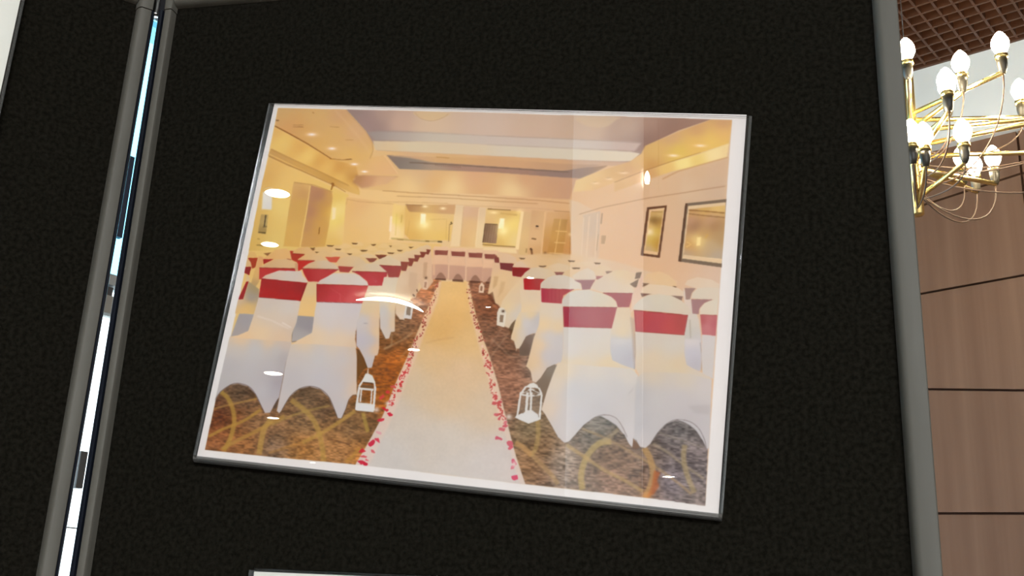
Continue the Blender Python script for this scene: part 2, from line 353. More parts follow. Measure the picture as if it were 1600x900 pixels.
    P([(519.5, 324), (525, 325), (524, 342), (518.5, 344)], (238, 212, 178), 1.6); G(521.5, 335, 6, 12, (244, 214, 130), .35)
    # pale sconce, window and dark clutter far left
    P([(411, 300), (425.5, 302), (424.5, 328), (409, 327)], [(415, 306, (226, 214, 194)), (420, 322, (214, 202, 190)), (412, 322, (222, 208, 184))], 1.8)
    P([(408, 335), (419.5, 335.5), (415.5, 366), (403, 364)], [(410, 340, (176, 140, 80)), (415, 345, (190, 158, 96)), (408, 360, (160, 128, 74))], 1.0)
    S([(415.5, 336), (413, 354)], 2.2, (74, 60, 40), .8, .8); S([(404, 363), (415, 364)], 1.8, (84, 66, 34), .8, .8); S([(411, 355), (417, 354)], 1.6, (90, 74, 50), .7)
    S([(424, 300), (448, 304)], 1.0, (236, 206, 136), .4)
    S([(401, 383), (412, 384)], 1.6, (110, 84, 36), .7); S([(402, 373), (406, 374)], 1.6, (140, 106, 46), .6)
    # ---- far wall
    P([(541, 308), (618, 318), (614, 376), (535, 392)], [(545, 320, (226, 178, 110)), (560, 318, (222, 172, 118)), (580, 340, (228, 186, 126)), (605, 325, (232, 190, 128)), (550, 370, (226, 180, 112)), (600, 372, (230, 186, 122))], 1.2)
    S([(542, 311), (560, 315), (618, 319)], 1.3, (200, 148, 96), .6, 1.0); S([(543, 312), (541, 320)], 1.6, (206, 160, 92), .6)
    P([(615, 318), (632, 322), (633, 330), (631, 372), (608, 375)], [(622, 325, (236, 196, 124)), (613, 355, (242, 206, 160)), (619, 345, (238, 208, 116)), (628, 340, (222, 178, 104))], 1.2)
    S([(611.5, 338), (609.5, 362)], 3.4, (246, 222, 196), .75, 1.4); S([(628, 336), (627, 348)], 1.2, (176, 134, 62), .6); S([(620, 333), (618, 368)], 1.4, (216, 180, 84), .5)
    # alcove left with lamp
    P([(633, 321), (712, 321), (709, 340), (704, 376), (640, 374), (632, 366)], [(640, 340, (222, 174, 100)), (660, 350, (234, 196, 114)), (690, 350, (230, 188, 118)), (645, 366, (218, 168, 90)), (700, 330, (224, 184, 126)), (690, 370, (228, 186, 104)), (655, 330, (226, 180, 106))], 1.0)
    P([(634, 320), (712, 320), (711, 335), (690, 334), (640, 331), (637, 327)], [(640, 324, (176, 128, 80)), (652, 328, (196, 146, 92)), (670, 325, (212, 166, 106)), (700, 328, (206, 158, 110))], 1.2)
    S([(634, 319.5), (640, 320.5), (660, 321)], 1.6, (150, 106, 66), .6)
    for x, y in ((664, 322.5), (692, 325.5)): G(x, y, 3, 1.5, (252, 226, 176), .9)
    P([(657.5, 334), (665.5, 334.5), (664.5, 351), (657, 350)], (250, 240, 214), 1.6); G(663, 351, 5, 4, (252, 232, 170), .85); G(661, 345, 9, 13, (246, 214, 140), .35)
    S([(672, 343), (698, 342.5), (697, 374)], 1.0, (196, 150, 84), .5); S([(702.5, 350), (701, 378)], 1.6, (170, 126, 84), .7)
    S([(704.5, 347), (706.5, 349.5), (703.5, 350.5)], 1.9, (72, 50, 30), .85, .6); S([(640, 345), (636, 368)], 1.0, (200, 150, 84), .5)
    S(CV([(611, 372.5), (628, 374), (650, 376), (668, 377), (690, 377)]), 2.4, (168, 138, 70), .55, 1.0); S([(684, 377.5), (691, 377.8)], 2.2, (84, 62, 34), .85, .7); S([(665, 377), (671, 377)], 1.6, (110, 84, 40), .7, .7); S([(620, 374), (630, 375)], 1.4, (120, 92, 40), .6)
    # centre pilasters
    P([(712, 320), (725, 321), (719, 385), (704, 385)], [(718, 325, (222, 188, 146)), (715, 345, (234, 200, 152)), (712, 375, (232, 198, 150))], 1.0)
    P([(725, 322), (749, 324), (743, 386), (719, 386)], [(730, 328, (216, 172, 136)), (742, 330, (212, 168, 130)), (735, 350, (222, 178, 124)), (728, 378, (220, 174, 118)), (738, 375, (226, 184, 126))], 1.0)
    P([(749, 324), (760, 325), (755, 388), (742, 387)], [(752, 330, (220, 184, 144)), (752, 360, (234, 200, 150)), (748, 380, (230, 196, 146))], 1.0)
    S([(724.5, 323), (719, 384)], 1.2, (196, 150, 108), .5); S([(748.5, 326), (743, 384)], 1.0, (240, 206, 160), .6)
    # alcove right with curtain and lamp
    P([(760, 326), (814, 330), (807, 386), (754, 385)], [(766, 333, (226, 186, 122)), (790, 336, (214, 168, 100)), (800, 350, (238, 204, 118)), (790, 370, (232, 194, 116)), (805, 375, (230, 196, 130)), (765, 345, (222, 176, 116)), (780, 380, (218, 172, 96))], 1.0)
    S([(762, 326.5), (780, 327.5), (798, 328.5)], 1.7, (136, 96, 54), .75, .7); S([(782, 333.5), (808, 336)], 2.5, (196, 148, 84), .6, 1.2)
    G(771.5, 332, 4, 1.4, (250, 220, 160), .8); G(812, 330, 4, 3, (250, 216, 150), .6)
    P([(758.5, 349.5), (778.5, 351), (775.5, 380.5), (753.5, 379)], [(762, 355, (134, 100, 72)), (770, 356, (150, 112, 84)), (768, 372, (156, 118, 90)), (758, 374, (140, 106, 78))], .9)
    for k in range(4): S([(762+k*4, 351), (757.5+k*4, 379)], .9, (112, 82, 60), .45, .6)
    S([(758.5, 349.5), (754.5, 379)], 1.6, (84, 56, 38), .6, .7); S([(758, 349.6), (778, 351)], 1.2, (80, 54, 36), .7, .7)
    P([(781.5, 341), (788.5, 341.5), (787, 358), (778.5, 357)], (252, 242, 216), 1.6); G(786, 360, 5, 5, (252, 232, 168), .85); G(786, 352, 9, 12, (248, 216, 136), .4)
    S([(754, 382), (775, 384), (805, 386)], 1.6, (130, 96, 52), .75, .8)
    P([(814, 330), (819, 331), (811, 390), (805, 390)], (238, 204, 150), 1.0)
    P([(819, 331), (831, 332), (824, 400), (810, 398)], [(824, 340, (212, 170, 122)), (818, 370, (220, 178, 122)), (816, 390, (214, 172, 116))], 1.0)
    P([(756, 386), (806, 388), (808, 396), (754, 392)], (232, 198, 146), 1.0)
    # notice boards, extinguisher, glazed door
    P([(831, 328), (852, 330), (846, 400), (824, 398)], [(836, 335, (206, 160, 114)), (845, 340, (214, 168, 118)), (835, 370, (218, 172, 122)), (840, 395, (208, 158, 104))], 1.0)
    S([(837, 353.3), (841.5, 354)], 2.6, (74, 52, 38), .85, .6); S([(836, 357), (843, 358)], 1.2, (180, 138, 104), .6); S([(830.5, 373), (838, 373.6)], 2.2, (120, 86, 52), .85, .6); S([(826, 369), (842, 370)], .8, (220, 180, 126), .6)
    S([(829, 388), (830.5, 392), (831.5, 398)], 3.2, (112, 72, 44), .85, .7); S([(828.5, 388), (832, 391)], 2, (84, 56, 36), .8, .6); S([(822, 395), (823, 388)], 2, (150, 112, 66), .6)
    P([(855, 332), (889, 332), (896, 336), (893, 404), (845, 402), (850, 360)], [(860, 340, (214, 166, 116)), (880, 336, (206, 158, 110)), (892, 350, (196, 140, 82)), (870, 360, (204, 154, 88)), (860, 385, (196, 140, 78)), (890, 390, (204, 142, 80)), (875, 400, (190, 132, 74))], 1.0)
    P([(866, 342), (887, 343), (879, 400), (854, 398)], [(872, 346, (196, 148, 88)), (884, 348, (180, 132, 74)), (866, 370, (202, 150, 82)), (876, 380, (186, 132, 68)), (860, 393, (188, 132, 68))], 1.0)
    for x0, y0, x1, y1 in ((876, 342, 866, 402), (868, 361, 886, 362), (866, 379, 884, 380), (858, 395, 882, 397)): S([(x0, y0), (x1, y1)], 1.4, (226, 178, 110), .8, .8)
    S([(862, 398), (878, 401)], 3, (140, 90, 44), .6, 1.0); G(851.5, 395.5, 1.6, 1.6, (110, 70, 36), .9); S([(866, 330), (890, 331), (893, 335), (890, 400)], 1.4, (156, 108, 62), .55, .9)
    S([(852, 331), (846, 398)], 2.4, (226, 180, 128), .7, .9); G(891.5, 366, 2.6, 2, (244, 206, 150), .7)
    # right corner, white door, wall
    P([(890, 312), (905, 316), (930, 330), (934, 410), (893, 404)], [(897, 330, (214, 178, 140)), (900, 380, (216, 182, 146)), (925, 340, (216, 178, 142)), (925, 390, (214, 176, 140))], 1.5)
    P([(911, 336), (938, 330), (936, 402), (906, 404)], [(915, 345, (206, 174, 144)), (930, 350, (202, 170, 142)), (912, 395, (214, 178, 144)), (930, 395, (210, 172, 138))], 1.0)
    for a, b in (((921, 338), (916, 402)), ((912, 340), (908, 402)), ((934, 334), (930, 402))): S([a, b], 1.8, (222, 188, 152), .8, .9)
    S([(941, 333), (939, 350)], 2.2, (152, 122, 96), .6, .8); S([(935, 366), (932, 392)], 1.6, (160, 128, 96), .6, .8); P([(940, 368), (947, 368), (945, 381), (939, 381)], (186, 148, 110), .9)
    # right wall: soffit, cove and dado line
    P([(1144, 187.5), (1112, 186.5), (1090, 195), (1058, 207), (1008, 228), (1002, 240), (985, 252), (930, 270), (900, 282), (896, 300), (930, 297), (985, 275), (1060, 250), (1139, 225)],
      [(1130, 194, (200, 150, 108)), (1090, 202, (204, 154, 106)), (1050, 215, (206, 160, 114)), (1130, 208, (226, 176, 106)), (1085, 225, (224, 178, 98)), (1020, 240, (216, 172, 106)), (1000, 252, (214, 168, 106)), (1060, 238, (220, 182, 90)), (1110, 218, (228, 186, 100)), (960, 262, (210, 164, 108)), (930, 275, (222, 182, 124)), (905, 285, (222, 184, 126)), (985, 266, (204, 154, 104)), (940, 290, (214, 166, 114)), (1015, 258, (196, 142, 80)), (1130, 235, (224, 180, 94))], 1.5)
    P([(960, 284), (1005, 268), (1050, 253), (1085, 243), (1139, 224), (1136, 246), (1080, 262), (1050, 268), (1000, 285), (960, 300)],
      [(970, 288, (212, 166, 114)), (1010, 275, (206, 154, 98)), (1045, 262, (224, 180, 108)), (1066, 256, (236, 208, 134)), (1072, 254, (238, 212, 138)), (1085, 252, (226, 190, 112)), (1120, 240, (236, 208, 150)), (1130, 240, (230, 196, 140)), (1010, 284, (210, 160, 110))], 1.8)
    S([(960, 285), (1008, 266.5), (1050, 252), (1095, 238)], 1.4, (150, 102, 52), .6, 1.0, .7)
    S([(1035, 280), (1060, 267.5), (1090, 259), (1137, 246)], 2.0, (188, 136, 86), .6, 1.2)
    P([(1085, 263), (1137, 248), (1131, 310), (1062, 312), (1066, 280)], [(1090, 270, (208, 168, 130)), (1125, 262, (206, 168, 134)), (1075, 295, (212, 176, 140)), (1120, 295, (200, 166, 136))], 3, .8)
    S([(905, 335), (940, 324.5), (1010, 310), (1070, 301), (1100, 296), (1133, 291)], 1.6, (166, 122, 86), .55, 1.0)
    for x, y in ((1052, 243), (1094, 227.5)): G(x, y, 8, 2.4, (236, 190, 120), .6); G(x, y, 5, 1.5, (244, 218, 184), .9)
    for x, y, w in ((974, 270, 5), (931, 286, 3.5), (952, 279.5, 4)): G(x, y, w, 1.4, (240, 206, 160), .7); S([(x-w, y-1.2), (x+w*.4, y-1.6)], 1, (160, 112, 66), .5)
    G(945, 287, 20, 3, (230, 186, 128), .3, -.3)
    # picture frames
    P([(1011, 324), (1042, 321), (1031, 403), (1001, 399)], (100, 62, 40), .9)
    P([(1014.5, 327.5), (1038.5, 324.5), (1028, 399), (1005.5, 396)], (222, 178, 130), .9)
    P([(1017, 331), (1036.5, 328.5), (1027.5, 394), (1008, 391)], [(1020, 334, (204, 160, 96)), (1030, 334, (210, 168, 104)), (1022, 344, (128, 90, 46)), (1028, 346, (148, 106, 56)), (1015, 362, (250, 226, 186)), (1016, 354, (216, 168, 96)), (1026, 360, (206, 164, 72)), (1012, 390, (198, 160, 112)), (1022, 375, (196, 152, 64)), (1028, 380, (186, 136, 60)), (1031, 350, (196, 148, 74)), (1016, 372, (208, 170, 90))], 1.0)
    S([(1018, 330.5), (1035, 331.5)], 1.2, (150, 104, 60), .7)
    P([(1071, 318), (1135, 311), (1128, 418), (1060, 408.5)], (122, 100, 80), .9)
    P([(1071, 318), (1074, 318), (1064, 409), (1060, 408.5)], (90, 62, 44), .8)
    P([(1075, 322), (1134, 316), (1128, 412), (1065.5, 404)], (220, 184, 142), .9)
    P([(1077, 327), (1133, 321), (1131.5, 405), (1067.5, 400)], [(1080, 332, (196, 148, 92)), (1120, 324, (220, 178, 108)), (1100, 328, (206, 160, 90)), (1080, 345, (192, 144, 112)), (1110, 345, (196, 150, 114)), (1085, 352, (156, 112, 78)), (1115, 352, (166, 122, 80)), (1100, 365, (188, 144, 90)), (1125, 370, (180, 142, 96)), (1076, 385, (204, 150, 84)), (1092, 375, (236, 198, 126)), (1073, 395, (184, 152, 122)), (1110, 385, (190, 158, 118)), (1120, 400, (182, 156, 130))], 1.2)
    S([(1076, 328.5), (1100, 330), (1132, 333)], 2, (136, 92, 50), .75, .9); S([(1076, 334), (1100, 337), (1132, 340)], 2, (140, 98, 60), .65, .9)
    P([(1089, 371), (1095.5, 370.5), (1094, 384), (1088, 384)], (240, 208, 140), 1.2); S([(1106, 366), (1102, 372)], 2, (206, 158, 70), .6); S([(1073, 378), (1080, 382), (1072, 386)], 1.6, (232, 186, 110), .7, 1.0)
    S([(1068, 399), (1131, 406)], 1.6, (226, 192, 150), .8, .8)

def paint_floor():
    tex = 1 + (.44*(vnoise(PH, PW, 3.5, 8, 3) - .5) + .26*(vnoise(PH, PW, 9, 26, 4) - .5) + .18*(vnoise(PH, PW, 40, 60, 5) - .5))
    texw = 1 + .025*(vnoise(PH, PW, 4, 4, 8) - .5) + .02*(vnoise(PH, PW, 24, 30, 9) - .5)
    # left carpet
    P([(676, 432), (690, 440), (640, 560), (605, 640), (555, 727), (500, 721), (440, 715.8), (320, 703), (345, 590), (560, 500), (640, 470)],
      [(660, 450, (178, 112, 72)), (650, 480, (160, 104, 72)), (625, 510, (136, 98, 68)), (605, 535, (116, 74, 40)), (612, 560, (158, 88, 36)), (615, 585, (166, 92, 34)), (590, 600, (170, 96, 40)), (600, 625, (158, 88, 34)), (560, 600, (120, 74, 38)), (560, 650, (132, 96, 62)),
       (545, 670, (134, 100, 68)), (580, 670, (120, 86, 56)), (520, 690, (164, 114, 68)), (470, 700, (172, 116, 62)), (480, 660, (142, 106, 72)), (430, 640, (124, 88, 58)), (430, 700, (130, 100, 76)), (400, 660, (134, 96, 64)), (380, 690, (150, 98, 56)), (345, 690, (132, 82, 48)), (345, 655, (116, 62, 36)), (370, 620, (98, 76, 56)), (360, 650, (122, 74, 44)), (485, 620, (102, 78, 56)), (505, 640, (112, 82, 58)), (560, 710, (170, 110, 56)), (535, 705, (160, 112, 70))],
      1.0, 1, False, tex)
    # right carpet
    P([(728, 432), (768, 440), (800, 470), (850, 560), (900, 600), (1108, 660), (1102, 791), (960, 772), (820, 756), (790, 660), (762, 570), (742, 490)],
      [(745, 450, (160, 104, 74)), (760, 470, (140, 82, 52)), (770, 490, (124, 74, 48)), (765, 510, (140, 96, 70)), (780, 530, (134, 92, 68)), (790, 550, (126, 86, 62)), (790, 575, (150, 102, 76)), (800, 600, (154, 106, 80)), (785, 620, (152, 104, 80)), (835, 570, (128, 104, 88)), (850, 610, (128, 104, 84)),
       (830, 670, (118, 98, 72)), (845, 700, (142, 106, 74)), (830, 730, (150, 110, 76)), (850, 750, (140, 104, 78)), (880, 720, (150, 130, 112)), (875, 745, (160, 140, 124)), (900, 740, (134, 110, 92)), (930, 680, (118, 106, 92)), (940, 660, (116, 106, 94)), (950, 710, (136, 104, 80)), (980, 720, (130, 100, 78)), (960, 750, (136, 104, 84)), (1000, 760, (130, 100, 80)), (1020, 700, (122, 100, 84)), (1035, 690, (112, 100, 96)), (1060, 670, (116, 106, 100)), (1060, 720, (124, 108, 104)), (1050, 750, (122, 108, 108)), (1090, 740, (128, 112, 106)), (1090, 780, (132, 114, 104))],
      1.0, 1, False, tex)
    Y = (178, 138, 62)
    # pattern strokes, left
    for pts, w, a, c in (
        (CV([(345, 612), (356, 622), (364, 640), (366, 660), (360, 685), (350, 704)]), 7, .7, (180, 140, 60)),
        (CV([(334, 639), (356, 633), (380, 628), (405, 622)]), 3, .65, (184, 138, 72)), (CV([(326, 682), (350, 670), (380, 658), (408, 640)]), 4.5, .75, (180, 136, 60)),
        (CV([(346, 702), (372, 688), (400, 674), (425, 660), (445, 650)]), 5.5, .7, (176, 132, 64)), (CV([(424, 655), (413, 670), (408, 690), (405, 710)]), 8.5, .72, (184, 142, 72)),
        (CV([(455, 625), (475, 640), (492, 660), (502, 690), (506, 721)]), 8, .65, (182, 142, 72)), (CV([(425, 664), (450, 652), (480, 642), (515, 634)]), 3.4, .55, (176, 140, 74)),
        (CV([(472, 692), (500, 678), (525, 663), (555, 642)]), 5.5, .7, (188, 144, 72)), (CV([(420, 708), (445, 700), (475, 690)]), 4, .45, (184, 128, 62)), (CV([(567, 645), (571, 660), (575, 675)]), 6, .65, (184, 150, 70)),
        (CV([(540, 722), (552, 712), (562, 700)]), 6, .6, (184, 134, 62)), (CV([(600, 545), (625, 533), (645, 520)]), 3, .4, (190, 150, 112)), (CV([(612, 520), (611, 540), (600, 545)]), 3, .4, (182, 146, 108)), (CV([(625, 560), (660, 520)]), 3, .25, (190, 150, 112))):
        S(pts, w, c, a, 1.6)
    S([(516, 686), (530, 690), (547, 695)], 2, (96, 62, 38), .6, 1.0)
    # pattern strokes, right
    for pts, w, a, c in (
        (CV([(840, 655), (841, 680), (837, 700), (830, 712)]), 7, .55, (188, 152, 92)), (CV([(806, 690), (822, 702), (840, 720), (860, 740), (872, 757)]), 7, .5, (188, 148, 98)), (CV([(805, 692), (818, 700), (830, 712)]), 8, .4, (206, 150, 90)),
        (CV([(955, 690), (938, 692), (922, 706), (912, 725), (908, 745), (910, 765)]), 9.5, .7, (190, 158, 96)), (CV([(910, 670), (940, 682), (970, 697), (1000, 715), (1025, 730), (1060, 755), (1080, 772)]), 4, .55, (182, 146, 100)),
        (CV([(885, 695), (915, 715), (945, 735), (975, 750), (1005, 768)]), 5.5, .65, (188, 152, 98)), (CV([(1006, 700), (1015, 715), (1020, 735), (1018, 755), (1008, 778)]), 9.5, .7, (188, 144, 90)), (CV([(942, 690), (955, 680), (967, 670)]), 6, .5, (176, 150, 110)),
        (CV([(1070, 695), (1068, 715), (1073, 740), (1085, 770)]), 8, .6, (180, 152, 104)), (CV([(1020, 693), (1045, 708), (1065, 724), (1100, 748)]), 4, .5, (176, 152, 118)), (CV([(1030, 676), (1060, 686), (1100, 700)]), 2.6, .3, (168, 150, 124)),
        (CV([(765, 560), (780, 540), (795, 520)]), 3, .4, (180, 136, 104)), (CV([(768, 530), (785, 545), (800, 557), (830, 555)]), 3, .4, (184, 142, 112)), (CV([(760, 548), (780, 520), (790, 495)]), 2.5, .3, (176, 134, 104))):
        S(pts, w, c, a, 1.6)
    P([(1022, 735), (1032, 738), (1027, 750), (1030, 760), (1022, 772), (1010, 778), (1018, 760)], (176, 96, 56), 1.8, .75)
    G(1010, 774, 6, 5, (220, 148, 82), .6)
    # aisle runner
    P([(686, 440), (732, 440), (739, 475), (752, 520), (766, 560), (778, 600), (790, 650), (806, 715), (821, 757), (700, 742), (555, 727), (572, 700), (598, 650), (622, 590), (640, 550), (660, 500), (678, 460)],
      [(700, 450, (226, 180, 116)), (720, 470, (226, 178, 112)), (710, 500, (218, 168, 102)), (690, 520, (212, 162, 94)), (725, 530, (218, 176, 120)), (680, 560, (214, 176, 130)), (720, 580, (214, 178, 140)), (650, 600, (206, 178, 146)), (700, 620, (210, 178, 142)), (760, 640, (208, 180, 150)), (620, 650, (204, 182, 160)), (620, 720, (200, 184, 170)), (700, 690, (206, 186, 166)), (780, 720, (206, 186, 172)), (750, 735, (206, 188, 174)), (700, 735, (204, 186, 170)), (590, 700, (202, 186, 170)), (660, 690, (204, 184, 164))],
      1.0, 1, False, texw)
    P([(686, 440), (690, 440), (684, 470), (664, 520), (650, 560), (634, 600), (612, 655), (590, 700), (576, 729), (555, 727), (572, 700), (598, 650), (622, 590), (640, 550), (660, 500), (678, 460)], (224, 186, 164), 2.0, .45)
    P([(729, 440), (732, 440), (739, 475), (752, 520), (766, 560), (778, 600), (790, 650), (806, 715), (821, 757), (812, 756), (796, 700), (776, 640), (762, 590), (748, 540), (735, 490)], (226, 192, 168), 2.0, .45)
    S([(664, 536), (690, 530), (710, 527)], 2, (186, 140, 90), .3, 1.5)
    # petals: scattered red dabs
    def petal(x, y, r, c, ang, soft=.8):
        q = []
        for k in range(8):
            t = 2*np.pi*k/8; rr = r*(.45 + .95*rngp.rand())
            u, v = rr*np.cos(t), .58*rr*np.sin(t)
            q.append((x + u*np.cos(ang) - v*np.sin(ang), y + u*np.sin(ang) + v*np.cos(ang)))
        P(q, c, soft, .9)
    le = [(683, 442), (679, 462), (667, 490), (658, 515), (648, 538), (640, 558), (632, 580), (620, 605), (608, 632)]
    ri = [(731, 446), (737, 475), (744, 500), (751, 520), (760, 552), (768, 585), (773, 612), (782, 632), (788, 655)]
    def along(e, t):
        k = min(int(t), len(e)-2); f = t - k
        return e[k][0]*(1-f)+e[k+1][0]*f, e[k][1]*(1-f)+e[k+1][1]*f
    for e, sgn in ((le, 1), (ri, -1)):
        for i in range(190):
            t = rngp.rand()**.85*(len(e)-1); x, y = along(e, t); s = (y-420)/230
            off = (rngp.rand()*10 - 3)*sgn*(.45 + .6*s)
            pale = rngp.rand()
            c = (232, 186, 166) if pale < .22 else ((150, 62, 50) if y < 560 and pale < .7 else ((196, 60, 66) if sgn > 0 and y > 565 else (188, 82, 78)))
            if y < 545 and pale > .85: c = (122, 52, 38)
            petal(x + off, y + rngp.randn()*2, (1.0 + 1.7*s)*(.6+.7*rngp.rand()), c, rngp.rand()*3.1 - .4, .6)
    big = (196, 32, 62)
    for x, y, r, c, an in ((602, 640, 5.5, big, .5), (609, 647, 5, big, .2), (595, 656, 4.4, (196, 44, 70), -.3), (581, 692, 5.5, (196, 40, 70), -.7), (590, 688, 5.5, (204, 50, 78), .4), (566, 704, 5, (200, 44, 70), .2), (583, 706, 4.6, (208, 90, 100), .3), (568, 713, 4.6, (204, 76, 88), .1), (565, 722, 5.5, (196, 40, 66), .2), (570, 726, 4.5, big, .1),
                           (592, 676, 4, (214, 150, 150), .3), (597, 620, 4.5, (206, 70, 80), -.6), (605, 612, 5, (206, 60, 72), -.3), (614, 604, 5, (206, 84, 90), -.3), (574, 719, 3, (214, 100, 110), .3),
                           (789, 665, 5, (198, 88, 100), -.5), (785, 671, 4.5, (200, 100, 108), .2), (780, 685, 5.5, (196, 84, 102), .2), (798, 694, 6, (198, 88, 102), .4), (797, 700, 5.5, (204, 92, 108), -.2), (803, 722, 5, (204, 88, 110), 1.1), (802, 730, 4.5, (208, 110, 122), -.2), (803, 746, 6, (206, 70, 100), -.1), (776, 648, 4, (200, 96, 104), .5), (780, 653, 3.6, (198, 92, 100), -.5), (790, 660, 4, (206, 110, 116), .1), (773, 630, 4, (192, 84, 88), .2), (780, 628, 4.5, (190, 84, 88), -.2), (775, 620, 4, (194, 84, 86), .4)):
        petal(x, y, r*1.08, c, an, .7)
    G(803, 725, 2.2, 3, (226, 192, 180), .9); G(606, 630, 3, 2.4, (226, 206, 190), .8); G(588, 640, 3.4, 2.8, (222, 196, 180), .8); G(795, 651, 3.4, 3, (228, 208, 188), .8)

W1 = (214, 188, 158); W2 = (206, 192, 186)
def paint_chairs():
    RED = (172, 40, 48); LINE = (104, 26, 28)
    def cap(pts, c): P(pts, c, .9, 1, False)
    def sash(pts, c, ln=LINE):
        P(pts, c, .9); S(pts[:2], 1.0, ln, .75, .7)
    # ------- far chairs, left block: pale caps, dark slits
    far = [(540, 384, 18), (560, 381, 16), (530, 391, 20), (553, 392, 22), (580, 388, 20), (575, 398, 22), (600, 384, 18), (612, 391, 20), (596, 395, 22), (632, 385, 18), (640, 391, 18), (620, 380, 16), (650, 384, 16)]
    P([(448, 392), (520, 384), (560, 380), (610, 379), (690, 381), (690, 400), (640, 410), (560, 420), (440, 420)], [(460, 395, (216, 172, 112)), (520, 395, (220, 178, 122)), (560, 386, (226, 180, 108)), (600, 384, (226, 182, 112)), (650, 384, (228, 184, 112)), (560, 405, (216, 180, 134)), (610, 400, (216, 180, 134))], 2)
    for x, y, w in far:
        P([(x-w*.5, y+3), (x-w*.3, y-2), (x, y-4), (x+w*.3, y-2), (x+w*.5, y+3)], (226, 186, 128), 1.0, .8, True)
    for x0, x1, y in ((484, 493, 388), (492, 506, 394.5), (510, 522, 384), (523, 534, 389.5), (540, 551, 397), (562, 575, 391.5), (549, 560, 380.5), (579, 588, 382.5), (608, 613, 385), (605, 617, 395.5), (620, 630, 391.5), (638, 646, 386.5)):
        P([(x0, y-.9), (x1, y-.7), (x1-3, y+1.6), (x0+3, y+1.4)], (92, 58, 28), .7, .85)
    for x0, x1, y, h, c in ((508, 532, 401, 9, (198, 88, 70)), (571, 590, 403, 7, (136, 74, 56)), (586, 605, 398, 7, (122, 62, 42)), (480, 493, 389, 4, (110, 66, 30))):
        P([(x0, y), (x1, y+.5), (x1-6, y+h), (x0+7, y+h)], c, .9)
    cap([(528, 418), (527, 408), (536, 402), (548, 399), (562, 402), (571, 410), (572, 418)], [(535, 412, (212, 172, 128)), (550, 402, (216, 180, 134)), (560, 414, (208, 176, 138))])
    P([(528, 416), (553, 417), (549, 421), (545, 426), (531, 425)], (164, 68, 62), .9)
    cap([(509, 401), (518, 395), (530, 393), (542, 396), (548, 400)], (218, 178, 128))
    cap([(560, 400), (572, 396), (586, 399), (590, 403.5), (572, 403)], (218, 182, 136)); cap([(582, 396), (594, 391), (606, 395.5)], (220, 182, 132))
    cap([(494, 396), (505, 391), (516, 396), (520, 402), (505, 401)], (216, 176, 122))
    # far left
    cap([(384, 420), (386, 405), (393, 409), (395, 417)], (212, 170, 116)); P([(383, 417), (393, 417), (389.5, 430), (381, 426)], (140, 36, 36), .8)
    cap([(386, 402), (391, 393), (398, 394), (403, 402.5)], (216, 168, 100)); P([(387, 403), (403, 403), (399, 418), (394, 420), (392, 410)], (164, 62, 40), .8)
    P([(399, 420), (404, 400), (412, 402), (405, 440), (392, 460), (384, 470)], [(404, 405, (214, 156, 100)), (400, 430, (216, 168, 100)), (396, 445, (176, 140, 92)), (392, 452, (206, 166, 106))], 1.2)
    cap([(411, 404), (424, 396), (430, 390), (448, 388), (454, 397), (455.5, 405.5), (440, 406)], [(420, 402, (214, 164, 102)), (440, 394, (220, 170, 108))])
    P([(412, 396), (424, 394.5), (418, 400)], (120, 70, 36), .8, .8); P([(411, 405), (428, 405), (412, 413)], (160, 44, 40), .8); S([(448, 405), (455, 406)], 1.4, (120, 40, 30), .7)
    cap([(456, 396), (466.7, 387), (481, 386), (490, 392), (496, 398), (476, 398)], [(465, 392, (214, 164, 104)), (485, 394, (216, 172, 118))])
    P([(453, 392), (459, 392.5), (457, 396), (477, 397.5), (466, 405), (464, 410), (456, 406)], (172, 58, 42), .9); S([(456.5, 396.3), (476, 397.6)], 1.2, (110, 34, 28), .7)
    cap([(464.5, 406), (475, 400), (486, 397), (500, 399), (511, 407), (508, 412), (490, 408)], [(475, 403, (214, 168, 112)), (500, 403, (214, 174, 126))])
    P([(464, 407), (493, 407.6), (473, 420), (466, 424)], (190, 50, 48), .9); S([(464, 406.8), (492, 407.4)], 1.1, (124, 34, 30), .7)
    cap([(405.5, 418), (421.7, 409), (430, 405.5), (449, 405), (463, 411), (464, 419), (440, 419)], [(420, 414, (206, 164, 116)), (450, 410, (212, 172, 124))])
    P([(405.5, 418.5), (462, 420), (462, 428), (430, 440), (405, 436)], [(420, 425, (184, 56, 58)), (450, 424, (176, 44, 46))], .9); S([(405.5, 418.5), (462, 420)], 1.2, (112, 34, 30), .8); P([(461, 411), (466, 412), (465, 424), (461, 422)], (196, 148, 106), .8)
    cap([(472, 419), (482, 411.7), (495, 407), (511, 407), (525, 414), (530, 421), (500, 420)], [(485, 415, (206, 168, 126)), (510, 412, (206, 178, 146)), (522, 418, (208, 180, 148))])
    P([(472, 420), (529, 421.5), (515, 430), (503, 441), (482, 441), (475, 428)], [(480, 430, (172, 46, 52)), (500, 430, (182, 64, 68)), (515, 425, (178, 58, 62))], .9); S([(472, 419.6), (529, 421.3)], 1.1, LINE, .75)
    # behind the front left pair: seats glimpsed between
    P([(479, 440), (496, 440), (495, 470), (492, 495), (462, 495), (470, 470)], [(485, 450, (214, 180, 134)), (485, 475, (222, 180, 120)), (478, 488, (228, 184, 120)), (488, 488, (226, 182, 118))], 1.2)
    P([(461, 493), (491, 495), (489, 520), (470, 530), (456, 536), (456, 522), (459, 510)], [(475, 502, (152, 140, 136)), (482, 512, (148, 136, 134)), (465, 525, (172, 158, 148)), (478, 522, (172, 158, 150))], 1.0); S([(463, 495), (457, 520), (455, 534)], 1.2, (96, 74, 60), .5, .8); S([(456, 534), (464, 533.5)], 1.2, (120, 90, 66), .7, .7)
